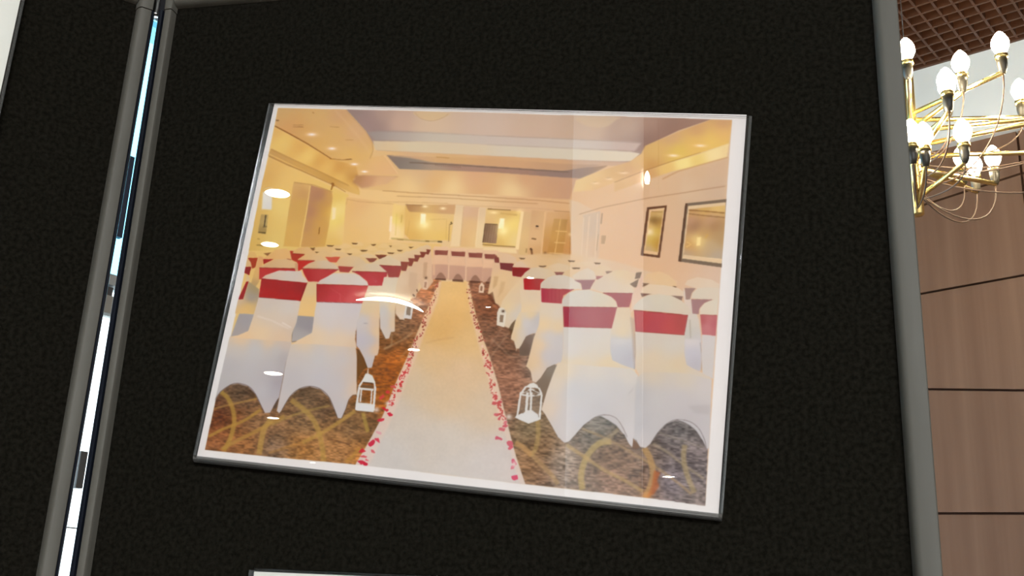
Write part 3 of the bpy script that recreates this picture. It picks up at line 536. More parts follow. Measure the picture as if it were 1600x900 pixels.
    P([(385, 440), (389, 439), (380, 468), (372, 468)], (150, 32, 42), .8); cap([(384, 440), (386, 428), (391, 436), (390, 440)], (212, 176, 130))
    P([(389, 440), (405, 452), (405, 490), (360, 490), (372, 468), (380, 468)], [(398, 450, (164, 140, 100)), (392, 465, (156, 142, 130)), (388, 480, (216, 172, 106)), (380, 486, (222, 176, 110)), (375, 470, (206, 172, 136))], 1.2)
    P([(374, 490), (398, 491), (395, 510), (388, 521), (360, 528), (366, 512)], [(385, 500, (162, 150, 146)), (375, 515, (168, 152, 142))], 1.2)
    # ------- front left chair (first)
    P([(404.5, 464), (470, 470), (463, 505), (456, 522), (455, 536), (362, 534), (360, 526), (372, 524), (388, 517), (396.5, 492)],
      [(420, 475, (204, 182, 162)), (450, 480, (208, 188, 170)), (420, 500, (210, 184, 158)), (440, 505, (212, 186, 162)), (410, 520, (222, 188, 148)), (440, 525, (216, 180, 144)), (380, 530, (224, 184, 140)), (450, 515, (206, 178, 154))], 1.0)
    P([(358, 527), (455, 534), (456, 540), (447, 566), (440, 602), (436, 622), (428, 634), (422, 645), (414, 645.5), (408, 634), (399, 616), (388, 604), (372, 599.5), (360, 601.5), (345, 612), (336, 626), (345, 583), (352, 555)],
      [(375, 532, (222, 184, 144)), (420, 534, (218, 182, 144)), (446, 536, (206, 176, 152)), (370, 545, (196, 180, 166)), (400, 548, (192, 180, 172)), (430, 550, (190, 176, 166)), (360, 570, (184, 170, 164)), (390, 575, (188, 174, 168)), (420, 575, (188, 172, 166)), (442, 560, (176, 160, 154)), (350, 600, (184, 170, 162)), (410, 610, (188, 174, 170)), (428, 610, (178, 164, 162)), (418, 640, (190, 170, 164)), (434, 600, (166, 150, 148))], 1.0)
    S([(402, 494), (425, 501), (452, 514)], 3, (226, 202, 182), .55, 1.6, 2); S([(441, 504), (455, 512)], 2.2, (236, 216, 200), .5, 1.2)
    S(CV([(335, 626), (345, 612), (360, 601.5), (372, 599), (388, 603.5), (399, 615.5), (408, 634), (413, 645)]), 1.2, (84, 62, 52), .65, .8)
    P([(436, 621), (434, 632), (430, 640), (427, 636), (431, 628)], (86, 68, 56), .9, .85)
    sash([(408.7, 435.8), (480.5, 441.7), (470, 470), (404.5, 464.2)], [(415, 440, (158, 36, 44)), (440, 450, (160, 34, 40)), (430, 462, (176, 36, 44)), (460, 462, (176, 38, 42)), (470, 450, (148, 34, 38)), (410, 460, (176, 38, 48))]); S([(478, 443), (469, 469.5)], 1.6, (112, 20, 24), .6, .8); S([(405, 464.4), (470, 470)], 1.0, LINE, .6, .7)
    cap([(408.7, 435), (415, 430), (436, 422.6), (470.8, 423.8), (473, 431), (478.5, 436), (481, 439.5), (480, 441.9), (440, 438)], [(430, 430, (208, 184, 160)), (460, 430, (206, 184, 164)), (470, 438, (212, 186, 162)), (415, 433, (208, 178, 148))])
    # ------- front left chair (second)
    P([(495, 471), (566, 473.6), (560, 502), (556, 518), (555, 530), (557.5, 544), (520, 548), (455, 540), (466, 531.5), (487.5, 520), (493, 480)],
      [(515, 480, (208, 190, 180)), (550, 480, (202, 184, 178)), (510, 505, (208, 188, 178)), (545, 505, (206, 184, 172)), (500, 522, (220, 190, 154)), (530, 530, (218, 188, 156)), (550, 540, (212, 180, 148)), (475, 535, (222, 186, 146))], 1.0)
    P([(455, 538), (480, 537), (556, 543), (558, 560), (557.5, 617), (551, 617.5), (545, 625), (540, 640), (534, 653.5), (528, 653.5), (523, 641), (514, 621), (501, 608.5), (484, 604), (467, 608), (453, 620), (441, 640), (436.5, 646), (432.5, 642), (437, 620), (441, 600), (447, 565)],
      [(475, 540, (216, 186, 152)), (520, 543, (212, 186, 160)), (550, 548, (208, 180, 154)), (470, 558, (198, 180, 168)), (500, 560, (196, 182, 174)), (535, 560, (198, 180, 172)), (552, 575, (206, 178, 156)), (460, 590, (190, 174, 168)), (500, 590, (192, 178, 176)), (530, 600, (192, 176, 174)), (553, 605, (214, 182, 152)), (530, 640, (194, 178, 172)), (440, 635, (200, 180, 168)), (547, 590, (204, 178, 158))], 1.0)
    S(CV([(441, 640), (453, 620), (467, 608), (484, 603.6), (501, 608), (514, 620.5), (523, 641), (527, 653)]), 1.2, (80, 60, 50), .65, .8)
    S(CV([(534, 653.5), (540, 640), (545, 625), (551, 618), (557, 617)]), 1.1, (80, 58, 44), .6, .8)
    sash([(495, 444), (575.5, 446.5), (566, 473.6), (495, 471.4)], [(505, 455, (176, 58, 62)), (520, 465, (190, 64, 74)), (540, 455, (186, 62, 70)), (500, 450, (160, 40, 46)), (550, 465, (206, 92, 94)), (565, 455, (190, 66, 72))]); S([(495, 471.6), (566, 474)], 1.0, LINE, .6, .7)
    S([(515, 450), (535, 462), (528, 470)], 1.6, (206, 92, 92), .35, 1.0); S([(531, 458), (532, 472)], 1.0, (214, 120, 120), .4, .8); S([(495.3, 444), (495.3, 471)], 1.0, (110, 28, 30), .6, .7)
    cap([(495.5, 443.5), (500, 438), (522, 427), (553, 427.3), (562, 431), (570, 437.5), (575, 443), (576, 446.3), (535, 444.5)], [(515, 436, (208, 190, 172)), (545, 432, (212, 190, 168)), (565, 441, (212, 192, 174)), (500, 441, (204, 182, 160))])
    # ------- second row, left of the aisle
    P([(576, 446), (601, 446), (596, 470), (593, 500), (592.5, 545), (590, 555), (586, 556), (581, 575), (574, 575), (569, 560), (561, 545), (557, 540), (557, 500), (560, 500), (567, 474)],
      [(585, 455, (214, 190, 158)), (575, 485, (214, 184, 140)), (590, 490, (222, 184, 138)), (570, 500, (196, 182, 180)), (566, 530, (186, 172, 178)), (578, 530, (188, 172, 172)), (588, 520, (224, 184, 136)), (588, 545, (216, 178, 140)), (577, 565, (194, 178, 172)), (583, 500, (214, 180, 150))], 1.0)
    P([(558, 545), (562, 547), (568, 560), (574, 575), (568, 578), (560, 590), (557.5, 600)], (106, 70, 36), 1.0, .9); S([(558, 546), (568, 560), (574, 575)], 1.0, (62, 40, 22), .6, .7)
    sash([(550, 424), (606, 425.4), (600, 446.5), (576, 446.3), (574, 440), (562, 430)], [(560, 426, (166, 52, 58)), (590, 430, (178, 64, 68)), (585, 440, (184, 64, 74)), (575, 435, (186, 62, 70))])
    cap([(547.5, 422.5), (560, 416), (571.7, 411.8), (590, 411.8), (603, 420), (607.5, 425.2), (580, 424)], [(560, 420, (210, 178, 138)), (585, 416, (210, 184, 152)), (600, 422, (212, 184, 152))])
    P([(600, 433), (623, 433), (619, 450), (617, 500), (617, 518), (611, 519), (608, 529), (602, 529.5), (597, 520), (594, 512), (593, 470), (597, 447)],
      [(610, 445, (214, 190, 160)), (598, 470, (214, 190, 156)), (612, 480, (222, 188, 142)), (600, 485, (196, 184, 178)), (602, 505, (196, 180, 172)), (613, 505, (220, 182, 140)), (605, 522, (208, 186, 166))], 1.0)
    P([(594, 514), (598, 521), (603, 529.5), (608, 529), (612, 518), (619, 518), (622, 560), (594, 560)], (116, 72, 40), 1.0, 0); S([(595, 515), (602, 529)], 1.0, (70, 44, 26), .6, .7)
    sash([(593, 414.5), (628.5, 416.2), (623.5, 433.5), (607, 433.3), (605, 425)], [(605, 420, (156, 66, 66)), (620, 425, (160, 74, 68)), (612, 432, (158, 72, 66))])
    cap([(580, 411), (600, 402), (608, 399), (622, 400.5), (628, 408), (629.5, 415.8), (610, 414), (594, 413.5)], [(600, 408, (214, 186, 148)), (620, 408, (216, 188, 152))])
    # receding aisle chairs, left
    P([(623, 433), (634, 422), (644, 414), (653, 407), (664, 398), (674, 391), (677, 440), (668, 452), (660, 452), (655, 440), (650, 465), (645, 466), (640, 460), (634, 480), (632, 500), (625, 499), (618, 490), (618, 455)],
      [(630, 440, (218, 186, 152)), (645, 430, (212, 176, 142)), (640, 450, (208, 170, 134)), (628, 480, (214, 180, 144)), (622, 470, (216, 188, 150)), (655, 420, (216, 176, 138)), (668, 410, (218, 174, 136)), (648, 455, (206, 168, 132)), (665, 440, (214, 172, 134)), (628, 495, (220, 192, 166))], 1.2)
    P([(640, 425), (652, 427), (650, 455), (642, 460), (638, 445)], (202, 164, 130), 1.5, .7); P([(662, 410), (668, 410), (666, 436), (661, 434)], (190, 148, 112), 1.2, .7)
    for q, c in (([(626, 408.5), (639, 409), (634.5, 423.5), (627.5, 423.2)], (142, 72, 58)), ([(637.5, 403), (648.5, 403.5), (643.5, 415.8), (638, 415.4)], (138, 70, 56)), ([(646.5, 398), (657.5, 398.5), (652.5, 409), (647, 408.5)], (134, 68, 54)), ([(655.5, 393), (667, 393.5), (662, 402.5), (656, 402)], (130, 64, 50)), ([(665.5, 389.5), (673.5, 390), (669.5, 398), (665.5, 397)], (126, 60, 46))):
        P(q, c, .8)
    for q in ([(608, 400), (626, 396), (637, 401), (639.5, 409.3), (625, 408.5)], [(622, 400), (636, 392), (647, 397), (648.5, 404), (638, 403)], [(634, 395), (648, 389), (656, 393), (658, 398.8), (647, 398)], [(645, 391), (658, 385), (666, 389), (667, 393.8), (656, 393)], [(655, 386), (668, 382), (674, 386), (674, 390.3), (666, 389.5)]):
        cap(q, [(q[0][0], q[0][1], (220, 186, 140)), (q[3][0], q[3][1], (216, 178, 138))])
    # back row facing the aisle
    P([(676, 388), (772, 392), (772, 440), (676, 436)], [(690, 395, (224, 178, 138)), (740, 400, (220, 176, 138)), (700, 430, (206, 160, 128)), (760, 430, (204, 158, 126))], 1.2)
    for i, (x, y) in enumerate(((690, 391), (717, 393), (744, 395), (769, 397))):
        if i < 3: w = 22
        else: w = 20
        P([(x-12, y-6), (x+10, y-5.5), (x+11, y), (x-12, y)], (226, 182, 142), 1.0)
        P([(x-12, y), (x+w-12, y+.6), (x+w-13, y+8), (x-11, y+7)], [(x-8, y+3, (136, 72, 60)), (x+6, y+4, (146, 82, 66))], .8)
        P([(x-13, y+9), (x+8, y+10), (x+11, y+22), (x-15, y+21)], [(x-4, y+12, (226, 180, 140)), (x, y+20, (222, 174, 136))], 1.0)
        P([(x-15, y+22), (x+10, y+23), (x+10, y+44), (x+5, y+44), (x-2, y+39), (x-9, y+43), (x-15, y+45)], [(x-10, y+28, (202, 154, 124)), (x+4, y+28, (198, 150, 122)), (x-4, y+38, (196, 148, 120))], 1.0)
        P([(x-8, y+44), (x-5, y+37), (x-1, y+35), (x+3, y+38), (x+6, y+45)], (150, 106, 84), 1.0, .9, True)
        S([(x-10, y+45), (x+7, y+46)], 3.0, (92, 56, 40), .85, .9)
        S([(x+12, y-4), (x+12, y+20), (x+10.5, y+44)], 2.0, (230, 188, 148), .6, 1.0)
    S([(678, 388), (678, 430)], 3, (222, 174, 134), .8, 1.2)
    # receding aisle chairs, right
    P([(772, 402), (784, 412), (800, 422), (818, 432), (832, 450), (830, 480), (800, 480), (790, 495), (780, 478), (774, 474), (768, 461), (762, 459), (766, 440)],
      [(778, 415, (216, 174, 136)), (790, 430, (222, 182, 134)), (800, 440, (214, 176, 132)), (778, 440, (220, 180, 132)), (770, 455, (222, 182, 138)), (785, 460, (214, 174, 128)), (810, 440, (220, 184, 144)), (815, 460, (218, 184, 146))], 1.2)
    P([(772, 432), (779, 432), (776, 446), (770, 452)], (196, 152, 104), 1.5, .7); P([(783, 440), (790, 440), (786, 455), (778, 465)], (200, 158, 112), 1.5, .6)
    P([(762, 461), (770, 456), (774, 474), (778, 476), (782, 485), (778, 480), (768, 472)], (92, 52, 34), 1.0, .6)
    P([(818, 432), (850, 436), (849, 480), (840, 505), (808, 510), (800, 515), (795, 513), (788, 510), (778, 492), (785, 470), (800, 450)],
      [(830, 440, (216, 184, 148)), (845, 450, (214, 184, 150)), (810, 465, (214, 182, 146)), (795, 480, (224, 190, 142)), (805, 490, (204, 186, 168)), (820, 480, (206, 186, 168)), (792, 505, (214, 186, 154)), (800, 440, (222, 186, 140))], 1.0)
    for q, c in (([(772, 402), (781, 402), (780, 411), (773, 410)], (128, 64, 54)), ([(781, 410), (793, 411), (803, 412), (800, 424), (782, 420.5)], (120, 54, 52)), ([(800, 417.5), (830, 418.5), (820, 427), (814, 433), (801, 431)], (136, 34, 42))):
        P(q, c, .8)
    cap([(773, 398), (780, 394), (796, 397), (806, 403), (808, 411), (795, 411), (781, 410.5), (779, 401)], [(785, 402, (218, 178, 138)), (800, 406, (216, 178, 142))])
    cap([(800, 417), (806, 411), (812, 407.5), (826, 408), (836, 413), (832, 418.5)], [(812, 412, (216, 180, 146)), (826, 414, (214, 180, 148))])
    # right rows at the back
    P([(806, 400), (850, 396), (905, 398), (960, 408), (1000, 420), (1060, 440), (1020, 470), (900, 450), (840, 430)], [(820, 402, (218, 178, 132)), (860, 404, (214, 172, 122)), (900, 404, (216, 178, 136)), (930, 410, (216, 184, 152)), (880, 420, (214, 180, 138)), (960, 420, (212, 176, 142)), (930, 430, (214, 186, 158))], 2.5, .9)
    for x0, x1, y in ((811, 821, 404), (841, 854, 416), (887, 899, 408), (893, 907, 419), (928, 939, 411.5)):
        P([(x0, y-1), (x1, y-.6), (x1-2, y+1.5), (x0+3, y+1.5)], (104, 74, 50), .7, .85)
    P([(866, 425), (882, 425), (878, 430), (869, 430)], (142, 92, 80), .8); P([(946, 423.5), (958, 423.5), (953, 427), (948, 428)], (148, 116, 96), .8)
    P([(930, 431), (943, 431.5), (941, 434), (934, 437), (931, 436)], (170, 110, 100), .8)
    for q in ([(850, 423), (856, 416), (872, 411), (888, 415), (894, 420), (880, 425)], [(886, 418), (900, 410), (918, 408), (928, 414)], [(925, 425), (938, 414), (950, 417), (958, 423), (945, 424)], [(912, 432), (925, 418), (940, 420), (946, 431), (930, 431)]):
        P(q, [(q[0][0], q[0][1], (212, 176, 132)), (q[2][0], q[2][1], (216, 186, 152))], 1.2, .8)
    # chair with highlight on its corner
    P([(812, 452), (846, 454), (846, 478), (843, 500), (842, 510), (818, 520), (806, 550), (812, 500), (815, 480)], [(830, 465, (216, 188, 156)), (830, 485, (224, 190, 146)), (835, 495, (206, 190, 178)), (815, 500, (224, 188, 138))], 1.0)
    P([(798, 530), (802, 510), (812, 488), (843, 487), (844, 520), (832, 521), (822, 526), (815, 540), (811, 545), (806, 544), (803, 533)],
      [(808, 505, (224, 190, 140)), (830, 492, (222, 190, 144)), (822, 505, (202, 188, 182)), (838, 500, (190, 176, 172)), (812, 525, (208, 188, 166)), (830, 518, (196, 180, 174)), (804, 525, (222, 186, 140)), (810, 540, (214, 188, 158))], 1.0)
    P([(792, 514), (799, 504), (806, 498), (803, 520), (799, 530), (790, 528)], (84, 64, 40), 1.0, 0)
    P([(795, 513), (800, 505), (806, 499), (801, 518), (798, 524)], (86, 62, 40), 1.0, .8)
    P([(811, 545), (815, 539), (822, 526), (834, 521), (846, 522), (838, 545), (826, 556), (812, 556)], [(820, 545, (110, 88, 72)), (835, 530, (132, 112, 100))], 1.0, .9)
    sash([(818, 435.5), (851, 436.5), (845, 443), (844, 453.5), (819, 452.5)], [(824, 445, (170, 34, 46)), (838, 443, (166, 66, 66)), (830, 450, (176, 56, 62))])
    cap([(816.5, 432), (820, 426), (830, 419), (842, 417.5), (858, 421), (868, 428), (860, 434), (850, 436), (835, 434)], [(830, 425, (208, 180, 148)), (850, 425, (210, 182, 148)), (845, 432, (208, 180, 150)), (860, 430, (212, 180, 142))])
    # second right chair (centre sash)
    P([(845, 472), (880, 474), (880, 550), (878, 566), (866, 570), (855, 575), (845, 590), (838, 598), (832, 596), (829, 580), (822, 572), (826, 560), (834, 528), (842, 508)],
      [(855, 485, (216, 192, 164)), (870, 490, (216, 194, 170)), (850, 508, (224, 190, 146)), (870, 512, (222, 190, 148)), (858, 525, (204, 188, 178)), (872, 530, (198, 184, 178)), (842, 540, (222, 188, 148)), (835, 560, (222, 186, 146)), (855, 555, (198, 182, 178)), (870, 560, (196, 180, 174)), (838, 585, (214, 188, 164)), (828, 570, (216, 182, 142))], 1.0)
    P([(838, 598), (846, 590), (856, 575), (866, 569.5), (874, 571), (866, 590), (860, 605), (852, 632), (846, 616), (842, 604)], [(850, 600, (128, 106, 88)), (865, 578, (140, 124, 108)), (855, 620, (132, 106, 84))], 1.0)
    sash([(845.5, 450.5), (897, 452), (880, 462), (878, 474.5), (846, 472)], [(850, 460, (168, 54, 72)), (862, 460, (172, 74, 82)), (875, 460, (176, 84, 86)), (890, 455, (170, 78, 82))])
    for k in range(5): S([(850+k*6, 453), (850+k*6, 472)], 1.0, (150, 44, 62), .35, .7)
    cap([(844.5, 450), (846, 442), (856, 434), (866, 430), (882, 430), (896, 435), (906, 443), (909, 452), (890, 452), (860, 451)], [(860, 440, (208, 186, 162)), (880, 436, (210, 188, 164)), (895, 446, (214, 192, 168)), (855, 447, (206, 182, 156))])
    P([(897, 438), (930, 437.5), (926, 444), (922, 452), (910, 453), (908, 443)], (156, 108, 104), .8); S([(898, 437), (930, 437)], 1.1, (132, 84, 80), .7)
    cap([(893, 432), (905, 424), (918, 419), (928, 424), (932, 434), (928, 437), (900, 437)], [(905, 430, (212, 186, 158)), (922, 428, (214, 190, 164))])
    # middle row right: chair between
    P([(955, 480), (984, 481), (990, 520), (992, 560), (992, 577), (970, 570), (955, 562), (953, 540)], [(970, 490, (212, 184, 150)), (970, 520, (216, 188, 150)), (965, 535, (192, 182, 178)), (980, 550, (186, 174, 174)), (972, 562, (186, 172, 172)), (960, 510, (212, 188, 158))], 1.0)
    P([(954, 530), (991, 530), (992, 577), (972, 571), (957, 563), (953, 553)], [(970, 533, (206, 190, 176)), (970, 545, (186, 176, 176)), (985, 560, (182, 170, 172))], 2.0)
    P([(984, 495), (992, 498), (993, 545), (990, 575), (987, 520)], (182, 152, 128), 1.5, .7)
    sash([(942, 457.8), (990, 458.5), (983, 480), (965, 480), (962, 470), (955, 464)], [(960, 462, (162, 88, 88)), (980, 468, (164, 88, 88)), (970, 476, (160, 84, 84))])
    cap([(923, 450), (930, 440), (945, 430), (962, 422), (980, 422), (990, 428), (994, 436), (985, 444), (990, 450), (991, 458), (965, 457.5), (942, 457)], [(940, 445, (210, 184, 158)), (970, 428, (214, 184, 144)), (960, 445, (212, 186, 160)), (982, 452, (214, 188, 160)), (985, 432, (214, 180, 142))])
    for q in ([(994, 426), (1003, 425), (1000, 435), (992, 436)], [(984, 444), (998, 436), (995, 449), (991, 449)]): P(q, (128, 100, 78), .8)
    P([(1003, 427), (1006, 440), (1000, 470), (985, 490), (988, 460), (996, 446)], [(1000, 440, (212, 170, 142)), (992, 470, (218, 184, 156)), (1000, 460, (214, 178, 150))], 1.0)
    # rear chairs right of centre
    P([(1004, 446), (1014, 443), (1004, 448)], (124, 92, 70), .7)
    cap([(1004, 440), (1010, 428), (1030, 424), (1045, 430), (1056, 440), (1057, 447), (1030, 448)], [(1020, 432, (220, 180, 134)), (1040, 438, (218, 180, 136)), (1012, 440, (216, 178, 140))])
    P([(1004, 442.5), (1015, 443), (1006, 448)], (128, 98, 76), .8); P([(1050, 447), (1058, 448), (1056, 450)], (110, 80, 58), .7)
    cap([(1001, 457), (1004, 451), (1014, 444), (1040, 446), (1060, 450), (1070, 458), (1070, 464), (1040, 462), (1012, 459)], [(1015, 450, (218, 188, 156)), (1045, 452, (216, 188, 158)), (1062, 458, (218, 190, 160))])
    P([(1001, 458.5), (1018, 459), (1003, 464)], (126, 92, 78), .8); P([(1048, 462), (1067, 463), (1065, 470), (1058, 467)], (140, 110, 96), .8)
    # far right chairs
    P([(1067, 450), (1080, 468), (1092, 500), (1096, 530), (1094, 580), (1070, 572), (1068, 530), (1072, 500)], [(1075, 470, (216, 188, 166)), (1085, 500, (210, 190, 168)), (1075, 520, (196, 182, 160)), (1085, 540, (198, 184, 182)), (1085, 565, (188, 174, 172))], 1.2)
    P([(1069, 530), (1093, 531), (1096, 560), (1094, 580), (1078, 574), (1071, 566)], [(1080, 533, (212, 192, 180)), (1080, 550, (190, 178, 182)), (1088, 568, (184, 170, 172))], 2.0); S([(1078, 500), (1079, 528)], 2, (160, 140, 116), .5, 1.2); S([(1094, 535), (1097, 560), (1096, 580)], 1.2, (140, 124, 108), .5, .8)
    cap([(1070, 445), (1074, 438), (1090, 433), (1112, 437), (1124, 444), (1122, 452), (1088, 450.5)], [(1085, 440, (216, 186, 156)), (1110, 442, (216, 188, 160))])
    P([(1070, 450), (1087, 450.5), (1081, 458), (1078, 468), (1071.5, 468)], (160, 126, 112), .8)
    cap([(1080, 466), (1082, 458), (1090, 450.5), (1105, 449), (1124, 450), (1122, 468), (1100, 468)], [(1095, 455, (212, 190, 164)), (1115, 460, (214, 190, 164))])
    P([(1080, 468), (1113, 468.5), (1100, 474), (1093, 482), (1091.5, 491), (1082, 490)], [(1090, 475, (164, 122, 116)), (1100, 470, (160, 116, 110))], .9); S([(1080, 468), (1112, 468.4)], 1.0, (146, 104, 96), .7)
    cap([(1093.5, 491), (1094, 482), (1102, 473), (1122, 466), (1120, 492), (1105, 492)], [(1105, 482, (216, 194, 166)), (1117, 476, (214, 194, 168))])
    P([(1094, 492), (1121, 493), (1118, 525), (1097, 523)], [(1098, 500, (176, 92, 92)), (1105, 510, (192, 120, 118)), (1116, 505, (182, 100, 104)), (1108, 500, (190, 114, 112))], .9); S([(1094, 492), (1120, 493)], 1.2, (150, 76, 72), .7, .8)
    P([(1097, 523), (1118, 525), (1114, 592), (1098, 585), (1096, 555)], [(1105, 535, (206, 188, 176)), (1108, 570, (204, 186, 172))], 1.0)
    # ------- front right chair (first)
    P([(880, 511), (955, 513), (953, 545), (957, 563), (975, 571), (992, 577), (995, 590), (930, 598), (870, 578), (878, 562), (880, 545)],
      [(895, 525, (208, 192, 176)), (930, 525, (208, 190, 172)), (895, 550, (208, 192, 180)), (940, 545, (210, 190, 168)), (900, 565, (216, 190, 156)), (950, 568, (214, 186, 148)), (975, 580, (212, 188, 156)), (880, 570, (214, 188, 154))], 1.0)
    P([(872, 566), (900, 570), (985, 576), (997, 586), (997, 600), (995, 640), (993, 690), (988, 699), (982, 692), (977, 682), (972, 668), (962, 655), (945, 648.5), (930, 652), (912, 664), (898, 680), (889, 690), (882, 692), (872, 683), (862, 665), (852, 648), (846, 640), (855, 610), (864, 585)],
      [(880, 580, (218, 192, 160)), (930, 582, (212, 192, 170)), (980, 588, (210, 190, 168)), (860, 640, (218, 190, 162)), (880, 650, (206, 188, 178)), (895, 610, (196, 186, 182)), (930, 610, (198, 186, 178)), (970, 610, (196, 182, 174)), (988, 620, (198, 180, 168)), (900, 650, (196, 186, 184)), (940, 635, (194, 180, 174)), (975, 650, (198, 182, 172)), (880, 680, (206, 190, 180)), (988, 680, (202, 186, 178)), (870, 600, (218, 194, 168))], 1.0)
    P([(938, 650), (950, 648), (962, 652), (972, 665), (979, 680), (974, 678), (962, 664), (950, 656)], (194, 178, 170), 1.0); S(CV([(900, 680), (914, 664), (930, 652), (946, 648), (962, 653), (972, 666), (980, 683)]), 1.1, (110, 90, 80), .6, .8)
    P([(989.5, 684), (995, 692), (1000, 699), (993, 702), (988, 700)], (120, 86, 62), .9)
    S([(990, 606), (982, 616)], 2, (180, 160, 148), .5, 1.5); S([(994, 600), (993, 640), (992, 690)], 2.2, (176, 162, 154), .5, 2.0)
    sash([(880, 479.5), (964, 480.5), (956, 512.5), (881.5, 510.5)], [(884, 490, (160, 72, 80)), (890, 505, (168, 58, 74)), (905, 495, (168, 88, 92)), (930, 495, (172, 92, 94)), (950, 500, (166, 82, 86)), (890, 485, (158, 66, 74)), (940, 485, (164, 82, 86))]); S([(881.5, 510.5), (956, 512.5)], 1.1, (124, 48, 52), .6, .7); S([(880, 480), (881.5, 510)], 1.0, (120, 44, 48), .5, .7)
    P([(880.5, 481), (893, 481), (894, 510), (882, 510)], (152, 40, 62), 2.0, .45)
    cap([(878, 475), (879, 467), (888, 458), (900, 453.5), (920, 453), (940, 458), (955, 464), (963, 472), (965, 480), (920, 479.5), (879, 478.8)], [(890, 468, (206, 190, 168)), (910, 460, (210, 192, 170)), (940, 468, (210, 190, 162)), (955, 475, (214, 190, 160)), (900, 476, (208, 190, 168))])
    # ------- front right chair (second)
    P([(992.5, 518), (1070, 524), (1069, 550), (1073, 570), (1085, 577), (1098, 583), (1112, 592), (1108, 610), (1020, 610), (1000, 590), (993, 575)],
      [(1010, 535, (206, 186, 166)), (1050, 540, (206, 188, 168)), (1020, 560, (212, 186, 154)), (1060, 570, (210, 182, 148)), (1010, 580, (208, 182, 154)), (1050, 590, (210, 188, 156)), (1090, 590, (208, 186, 162))], 1.0)
    P([(995, 590), (1005, 582), (1040, 582), (1080, 584), (1112, 594), (1108, 700), (1104, 702), (1100, 690), (1090, 675), (1075, 660), (1058, 656), (1042, 662), (1028, 676), (1016, 694), (1008, 700), (1000, 698), (992, 684), (993, 640)],
      [(1020, 588, (208, 184, 156)), (1070, 592, (208, 186, 160)), (1000, 620, (182, 170, 166)), (1002, 660, (184, 172, 168)), (1020, 625, (196, 182, 172)), (1060, 625, (194, 178, 172)), (1100, 610, (202, 184, 172)), (1030, 660, (194, 180, 172)), (1080, 645, (190, 174, 168)), (1104, 660, (192, 176, 170)), (1005, 690, (200, 184, 176)), (1104, 690, (196, 180, 174))], 1.0)
    P([(1060, 656), (1078, 658), (1092, 668), (1102, 685), (1104, 700), (1098, 688), (1086, 670), (1072, 661)], (190, 176, 170), 1.0); S(CV([(1016, 694), (1028, 676), (1042, 662), (1058, 655.5), (1078, 659), (1092, 670), (1101, 688), (1104, 702)]), 1.1, (104, 90, 84), .6, .8)
    P([(1075, 634), (1110, 632), (1108, 648), (1085, 645)], (178, 160, 152), 3.0, .5)
    sash([(990.5, 485), (1075, 492.5), (1069, 523.5), (993, 517.5)], [(1000, 500, (180, 74, 78)), (1030, 500, (180, 78, 84)), (1045, 510, (188, 84, 84)), (1065, 505, (172, 80, 78)), (1020, 512, (176, 76, 84))]); S([(993, 517.5), (1069, 523.5)], 1.2, (132, 52, 54), .6, .7); S([(992, 487), (994, 517)], 1.2, (130, 50, 54), .6, .7); S([(1074, 494), (1069, 523)], 1.6, (148, 84, 80), .5, .8)
    cap([(989.5, 484), (990.5, 478), (1000, 468), (1012, 461.5), (1030, 459.5), (1050, 462.5), (1065, 470), (1075, 479), (1080, 488), (1076, 492.3), (1030, 487)], [(1005, 475, (208, 190, 166)), (1030, 466, (210, 190, 162)), (1060, 476, (212, 190, 162)), (1035, 482, (206, 188, 162)), (1070, 488, (210, 186, 160))])
    S([(992, 520), (993, 550), (991, 577)], 1.0, (140, 118, 104), .5, .8)

def lantern_left(x, y, s):
    """white lantern: x, y = middle of its base edge"""
    def q(*a): return [(x + u*s, y + v*s) for u, v in a]
    wht = (214, 208, 200)
    P(q((-15, 0), (13, 3), (15, -22), (18, -46), (14, -54), (6, -60), (2, -58), (-3, -52), (-9, -40), (-12, -20)), (150, 96, 52), 1.0, .0)
    P(q((-16, -1), (13, 2), (14.5, -9), (-14, -12)), wht, .9)
    for a, b, w in (((-14.5, -2), (-9.5, -38), 3.6), ((12.5, 0), (15.5, -38), 3.4), ((8, -2), (10, -32), 2.0), ((-12, -12), (13.5, -9), 2.6), ((-10, -35), (13, -33), 3.2), ((-10, -38), (-2, -50), 3.0), ((15, -36), (14, -46), 2.6), ((-8, -14), (-6, -34), 2.4)):
        S(q(a, b), w*s, (216, 208, 196), .95, .8)
    P(q((-5, -47), (0, -58), (4, -59), (11, -55), (15, -46), (14, -43), (-4, -44)), (216, 206, 190), .9)
    S(q((-4, -44.5), (11, -43)), 2.0*s, (84, 56, 36), .9, .6); S(q((-6, -39), (11, -37.5)), 3.6*s, (110, 82, 58), .8, .7); S(q((3.5, -59), (4.5, -66)), 2.0*s, (216, 196, 170), .9, .7)

